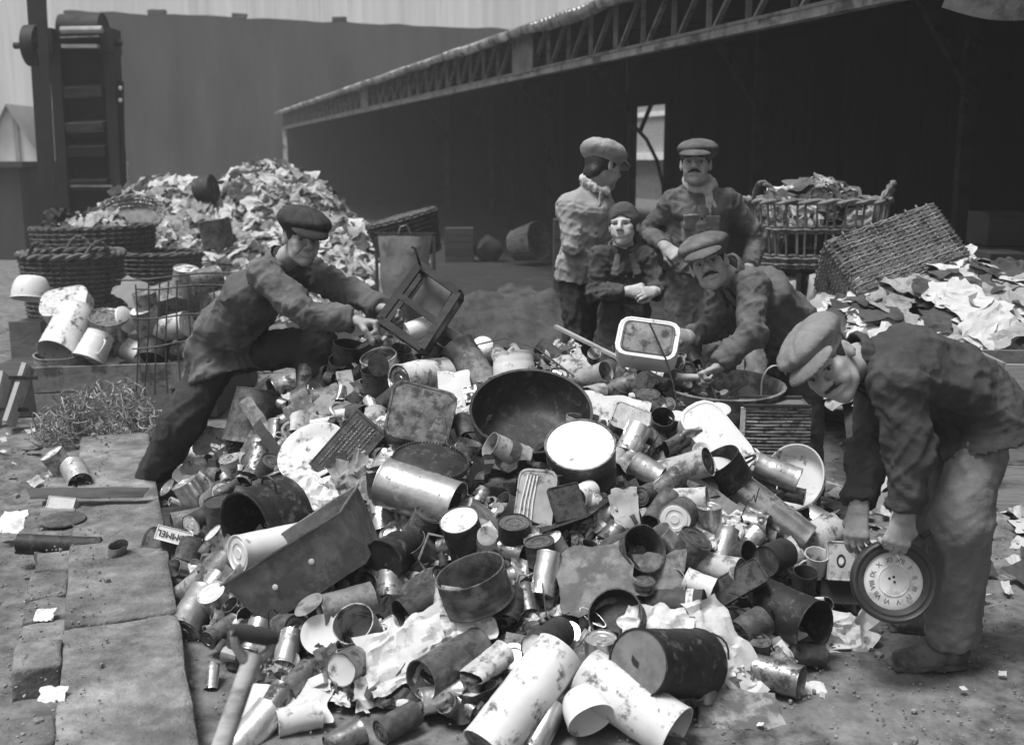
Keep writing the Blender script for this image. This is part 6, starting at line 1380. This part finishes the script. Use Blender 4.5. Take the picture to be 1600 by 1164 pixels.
# ---- shovel with a D grip
s0, s1 = at(396, 1022, 2.42), at(334, 1200, 2.26); dv = nrm(s1-s0); tz = (0-s0[2])/dv[2]; q = s0+dv*tz; sv = thing('shovel', 'wooden shovel handle with D grip standing in the left foreground', 'shovel', Matrix.Translation(Vector(q)))
m = MB(); m.tube([s0-q, s0+dv*.3-q, s0+dv*(tz-.22)-q], [.022, .0235, .024], 14); m.build('shaft', 'wood_pale', sv)
g0, g1 = at(362, 984, 2.40), at(432, 998, 2.46); m = MB(); m.tube([g0-q, (g0*.75+g1*.25)-q, (g0+g1)/2-q, (g0*.25+g1*.75)-q, g1-q], [.015, .021, .0215, .021, .015], 12); m.build('grip', 'wood_dark', sv)
for g in (g0*.93+g1*.07, g0*.07+g1*.93):
    mid = (g+s0)/2+nrm(g-(g0+g1)/2)*.018+dv*.012; m = MB(); m.tube([g-q, (g*.6+mid*.4)-q+dv*.004, mid-q, s0+dv*.03-q], [.012, .012, .012, .015], 8); m.build('fork', 'wood_old', sv)
m = MB(); bx = nrm(np.cross(dv, CF)); m.grid(lambda u, v: s0+dv*(tz-.24+.26*v)-q+bx*(u-.5)*.20*(1-.25*v**3)-np.cross(bx, dv)*.03*math.cos((u-.5)*2.6), 10, 10); m.build('blade', 'iron_grey', sv)
# ---- wooden frame pulled out by the leaning man
Yf = 4.95; C4 = [at(x_, y_, Yf+dy) for x_, y_, dy in ((594, 499, .0), (659, 544, -.06), (716, 457, .02), (656, 414, .08))]; q = C4[1]
fr = thing('wooden_frame', 'dark wooden frame with a wire bail in the hands of the leaning man', 'frame', Matrix.Translation(Vector(q))); dpv = nrm(np.cross(C4[1]-C4[0], C4[3]-C4[0])); dpv = dpv if dpv[1] > 0 else -dpv
def fb(a, b, w_=.034, nm='rail'): m = MB(); m.bar(a-q, b-q, w_, .03, dpv); return m.build(nm, 'wood_dark', fr)
back = [c+dpv*.11 for c in C4]
for L4 in (C4, back):
    for i in range(4): fb(L4[i], L4[(i+1) % 4])
for i in range(4): fb(C4[i], back[i], .03, 'corner_block')
m0, m1 = C4[0]*.55+C4[3]*.45, C4[1]*.55+C4[2]*.45; fb(m0, m1, .03, 'cross_rail')
P_ = [m0*.8+m1*.2, m0*.15+m1*.85, C4[2]*.8+C4[3]*.2, C4[2]*.2+C4[3]*.8]; m = MB(); mm = [p+dpv*.07-q for p in P_]; m.add(mm+[p+dpv*.012 for p in mm], [(0, 1, 2, 3), (7, 6, 5, 4), (0, 4, 5, 1), (1, 5, 6, 2), (2, 6, 7, 3), (3, 7, 4, 0)]); m.build('panel', 'wood_old', fr)
tp = C4[3]; m = MB(); m.tube([tp-q, at(652, 400, Yf)-q, at(648, 388, Yf)-q, at(643, 386, Yf)-q], .006, 6); m.build('wire_hook', 'wire', fr)
I('closed', 652, 516, 34, 34, 200, .3, 'enamel', 'white can, caught inside the wooden frame', Y=4.98)
# ---- the clock
q = at(1397, 908, 3.30); k = 1/ppm(q); R0 = 65*k; cz = camdir(-.14, .12, .98); ck = thing('wall_clock', 'round wall clock with pale dial and dark case, held by the bent man', 'clock', axis_frame(q, cz))
m = MB(); m.lathe([(R0*.70, -.045), (R0*.98, -.045), (R0*1.0, -.02), (R0*1.0, .0), (R0*.97, .013), (R0*.92, .016), (R0*.87, .010), (R0*.85, .004), (R0*.80, .006), (R0*.72, -.006), (R0*.69, -.012)], 56); m.build('case', M('clock_case', .04, .4, 0, .4, 8, .2, .02, .1, 20), ck)
m = MB(); m.lathe([(1e-4, -.03), (R0*.72, -.03)], 32); m.build('back', 'wood_dark', ck)
m = MB(); m.lathe([(1e-4, -.006), (R0*.34, -.006), (R0*.35, -.0045), (R0*.37, -.0045), (R0*.385, -.007), (R0*.60, -.008), (R0*.66, -.012), (R0*.685, -.013)], 48); dl_ = m.build('dial', M('dial', .66, .35, 0, .10, 14, .2, .40, .05, 20, 0, 10), ck)
romans = ['XII', 'I', 'II', 'III', 'IV', 'V', 'VI', 'VII', 'VIII', 'IX', 'X', 'XI']
upv = np.array(ck.matrix_local.to_3x3()).T @ camdir(.06, 1, 0); a0 = math.atan2(upv[1], upv[0])
for i, t in enumerate(romans):
    a = a0-i*PI/6; text_on(dl_, t, R0*.17, (math.cos(a)*R0*.50, math.sin(a)*R0*.50, -.0066), a-PI/2, M('numeral', .10, .8, 0, .5, 40), 'numeral')
for a_, b_ in ((-.10, .06), (.02, -.02), (.0, .10)): m = MB(); m.lathe([(1e-4, .0005), (R0*.03, .0005), (R0*.035, -.001)], 10); m.build('winding_hole', 'ink', dl_, Matrix.Translation((a_*R0, b_*R0, -.0055)))
p0, p1 = at(1440, 838, 3.36), at(1492, 805, 3.42); m = MB(); m.tube([(0, 0, 0), p1-p0], .010, 8); tag(m.build('iron_bar', 'iron_grey', None, Matrix.Translation(Vector(p0))), 'dark bar sticking out behind the clock', 'bar')
# ---- crate at the right edge
q = at(1590, 604, 5.3); q[2] = 0; cr = thing('crate', 'wooden crate of flat boards at the right edge behind the clock man', 'crate', up(q, -.05)); zt = at(1572, 556, 5.3)[2]
for i in range(3): m = MB(); m.box((.05, -.2, zt*(i+.5)/3), (.20, .010, zt/6*.95)); m.build('board', 'wood_pale', cr)
for i in range(3): m = MB(); m.box((.05, .2, zt*(i+.5)/3), (.20, .010, zt/6*.95)); m.build('board', 'wood_old', cr)
for s in (-1, 1): m = MB(); m.box((.05+s*.205, 0, zt/2), (.010, .2, zt/2)); m.build('end_panel', 'wood_old', cr)
m = MB(); m.box((.06, -.222, zt*.6), (.012, .010, zt*.38)); m.build('batten', 'wood_pale', cr)
# ---- the body of the heap and the lesser cans between
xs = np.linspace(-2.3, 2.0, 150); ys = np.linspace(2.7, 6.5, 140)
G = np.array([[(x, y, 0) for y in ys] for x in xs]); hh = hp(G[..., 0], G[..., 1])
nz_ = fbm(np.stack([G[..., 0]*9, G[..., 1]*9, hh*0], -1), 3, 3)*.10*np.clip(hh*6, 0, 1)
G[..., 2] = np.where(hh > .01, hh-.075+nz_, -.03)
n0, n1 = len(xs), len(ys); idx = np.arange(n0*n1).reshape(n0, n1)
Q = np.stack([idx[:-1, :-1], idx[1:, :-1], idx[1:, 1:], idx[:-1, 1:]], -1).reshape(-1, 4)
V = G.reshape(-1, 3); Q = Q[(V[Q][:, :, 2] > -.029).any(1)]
o = link('scrap_heap', mesh_np('scrap_heap', V, Q, False), M('heap', .022, .85, .2, .8, 22, .4, .06, .8, 40, 0, 14)); stuff(o, 'dark mass of small scrap and painted shade filling the heap between the tins', 'scrap heap')  # near-black core, the shade of the gaps put into its colour
PROTO = []
for i in range(34):
    r = RS.uniform(.024, .056); h = r*RS.uniform(1.4, 3.0); kd = ['closed', 'open', 'crush', 'crush', 'open', 'closed'][i % 6]
    mt = ['tin_bright', 'tin_dull', 'tin_rust', 'tin_label', 'tin_dull', 'tin_bright', 'tin_dark', 'tin_dull', 'tin_rust'][i % 9]
    me = can_mesh(r, h, 'closed' if kd == 'closed' else 'open', .13 if kd == 'crush' else .04, 900+i, seg=20).mesh('tin_can'); me.materials.append(MATS[mt])
    lm = lid_mesh(r, h/2, .04, 900+i).mesh('lid') if kd == 'closed' else None
    if lm: lm.materials.append(MATS[['tin_bright', 'tin_dull', 'enamel_chip', 'tin_dull'][i % 4]])
    PROTO.append(('can', me, lm, r, h, {'tin_bright': 'bright', 'tin_dull': 'dull grey', 'tin_rust': 'rusty brown', 'tin_label': 'pale labelled', 'tin_dark': 'blackened'}[mt], {'closed': 'closed can', 'open': 'open can', 'crush': 'crushed can'}[kd], 'tin_can'))
for i in range(12):
    w_ = RS.uniform(.07, .16); hh_ = w_*RS.uniform(.5, 1.); mt = ['sheet_grey', 'tin_dull', 'enamel_chip', 'tin_rust'][i % 4]
    me = crumple_mesh(w_, hh_, 8, .12, 700+i, .002).mesh('metal_sheet', 28); me.materials.append(MATS[mt]); PROTO.append(('sheet', me, None, w_/2, hh_, {'sheet_grey': 'grey', 'tin_dull': 'dull', 'enamel_chip': 'white chipped', 'tin_rust': 'rusty'}[mt], 'bent metal sheet', 'metal_sheet'))
for i in range(8):
    w_ = RS.uniform(.06, .12); me = crumple_mesh(w_, w_*.8, 12, .28, 750+i, .0008).mesh('crumpled_paper', 20); mt = ['paper', 'paper_grey'][i % 2]; me.materials.append(MATS[mt]); PROTO.append(('paper', me, None, w_/2, w_, ['white', 'grey'][i % 2], 'crumpled paper', 'crumpled_paper'))
for i in range(6):
    w_ = RS.uniform(.05, .1); me = rbox_mesh(w_, w_*RS.uniform(.5, .9), w_*.5, .004, .02, 800+i).mesh('tin_box'); mt = ['tin_dark', 'tin_dull', 'tin_label'][i % 3]; me.materials.append(MATS[mt]); PROTO.append(('box', me, None, w_/2, w_, ['blackened', 'dull', 'pale'][i % 3], 'small tin box', 'tin_box'))
for i in range(6):
    r = RS.uniform(.035, .08); m = MB(); m.lathe([(1e-4, .004), (r*.7, .004), (r*.75, .012), (r, .010), (r, 0), (r*.96, 0), (1e-4, 0)], 24); m.dent(r*.08, .7/r, 850+i); me = m.mesh('loose_disc'); mt = ['tin_bright', 'enamel', 'tin_rust'][i % 3]; me.materials.append(MATS[mt]); PROTO.append(('lid', me, None, r, .02, ['bright', 'white', 'rusty'][i % 3], 'loose round lid', 'loose_disc'))
USED = set(o['label'] for o in SC.objects if 'label' in o)
def where(px, py, n=0):
    c = sorted(LAND, key=lambda l: (l[0]-px)**2+(l[1]-py)**2)[n]; dx, dy = px-c[0], py-c[1]
    return ('left of' if dx < 0 else 'right of') if abs(dx) > abs(dy) else ('just above' if dy < 0 else 'just below'), c[3]
def uniq_label(lead, px, py):
    d, n = where(px, py); d2, n2 = where(px, py, 1); d3, n3 = where(px, py, 2)
    for c in (f'{lead} {d} the {n}', f'{lead} {d2} the {n2}', f'{lead} between the {n} and the {n2}', f'{lead} {d3} the {n3}', f'{lead} between the {n} and the {n3}', f'{lead} between the {n2} and the {n3}'):
        if c not in USED and len(c.split()) <= 16: USED.add(c); return c
    return None
LAND0 = list(LAND); placed = []
def fill_one(px, py, pool, minpx, grp):
    p = surf(px, py)
    if float(hp(p[0], p[1])) < .05: return False
    kd, me, lm, r, h, tone, shape, nm = PROTO[pool[RS.randint(len(pool))]]
    rp = r*ppm(p)
    for lx, ly, lr, _ in LAND0:
        if (lx-px)**2+(ly-py)**2 < (lr*.75+rp*.35)**2: return False
    for lx, ly, lr in placed:
        if (lx-px)**2+(ly-py)**2 < (lr*.55+rp*.55)**2: return False
    lb = uniq_label(f'{"small " if r < .04 else ""}{tone} {shape}', px, py)
    if lb is None: return False
    v = nrm(CAM-p); c = p+v*(r*.15)
    f = RS.uniform(.1, .9); a = RS.uniform(0, 2*PI); g = math.sqrt(1-f*f)
    ax = camdir(math.cos(a)*g, math.sin(a)*g, f) if kd in ('can', 'box') else nrm(camdir(RS.uniform(-.5, .5), RS.uniform(.1, .9), .7))
    o = link(nm, me, None, None, axis_frame(c, ax, RS.uniform(0, 6)))
    if lm: link('lid', lm, None, o)
    tag(o, lb, {'tin_can': 'can', 'metal_sheet': 'sheet', 'crumpled_paper': 'paper', 'tin_box': 'box', 'loose_disc': 'lid'}[nm], grp); placed.append((px, py, rp)); return True
allp = list(range(len(PROTO))); cnt = 0; tr = 0
while cnt < 430 and tr < 9000:
    tr += 1
    cnt += fill_one(RS.uniform(270, 1330), RS.uniform(520, 1130), allp, 8, 'lesser scrap of the heap')
for i in range(16):
    px, py = RS.uniform(330, 1260), RS.uniform(540, 1060); p = surf(px, py)
    if float(hp(p[0], p[1])) < .1: continue
    lb = uniq_label('thin bent wire', px, py)
    if not lb: continue
    d_ = nrm(camdir(RS.uniform(-1, 1), RS.uniform(-.3, .8), .1)); e_ = nrm(camdir(RS.uniform(-.4, .4), 1, .6)); L_ = RS.uniform(.12, .32)
    m = MB(); m.tube([d_*L_*(t-.5)+e_*(.05*math.sin(t*PI*RS.uniform(.8, 1.2))+.02*math.sin(t*9+i)) for t in np.linspace(0, 1, 12)], RS.uniform(.0018, .0035), 5)
    tag(m.build('bent_wire', ('wire', 'tin_dull', 'wire_pale')[i % 3], None, Matrix.Translation(Vector(p+nrm(CAM-p)*.05))), lb, 'wire', 'lesser scrap of the heap')
# bits too small to tell apart, wedged in the gaps
R = vary(91); sm = ['tin_dull', 'tin_bright', 'paper', 'tin_rust', 'sheet_grey', 'paper_grey', 'tin_label']; Vs, Fs, mi, b = [], [], [], 0
bits = []
for i in range(12): m = crumple_mesh(1, R.uniform(.4, 1), 4, .28, 300+i, 0); bits.append((np.array(m.v), np.array(m.f)))
for i in range(6):
    m = MB(); m.lathe([(.30, -.5), (.42, -.5), (.42, 0), (.42, .5), (.30, .5), (1e-3, .45)], 10); m.dent(.25, 1.5, 320+i); bits.append((np.array(m.v), np.array(m.f)))
k = 0
while k < 2400:
    px, py = R.uniform(250, 1345), R.uniform(520, 1125); p = surf(px, py)
    if float(hp(p[0], p[1])) < .04 or ((px-830)/100)**2+((py-645)/66)**2 < 1 or ((px-908)/60)**2+((py-712)/42)**2 < 1: continue
    V, F_ = bits[R.randint(len(bits))]; s = R.uniform(.022, .065); A = nrm(R.normal(size=3)); B_ = nrm(np.cross(A, R.normal(size=3))); C_ = np.cross(A, B_)
    Vs.append((V*s) @ np.array([A, B_, C_])+p+nrm(CAM-p)*R.uniform(-.03, .015)); Fs.append(F_+b); b += len(V); mi += [R.randint(len(sm))]*len(F_); k += 1
me = mesh_np('loose_scrap', np.concatenate(Vs), np.concatenate(Fs), True, 30)
for q in sm: me.materials.append(MATS[q])
me.polygons.foreach_set('material_index', mi); me.update(); stuff(link('loose_scrap', me), 'small bits of tin and paper wedged between the tins of the heap', 'scrap')
# ------------------------------------------------------------------ smoky air of the yard
vm = bpy.data.materials.new('smoky_air'); vm.use_nodes = True; t = vm.node_tree; t.nodes.remove(t.nodes['Principled BSDF'])
pv = t.nodes.new('ShaderNodeVolumePrincipled'); pv.inputs['Color'].default_value = (.85, .85, .85, 1); pv.inputs['Density'].default_value = .0038
t.links.new(pv.outputs[0], t.nodes['Material Output'].inputs['Volume'])
hz = MB().box((-10, 36, 9.0), (90, 75, 10.2)).build('haze', None); hz.data.materials.append(vm); stuff(hz)
for o in SC.objects:
    for k_ in ('_r', '_h', '_w', '_hh', '_d'):
        if k_ in o: del o[k_]
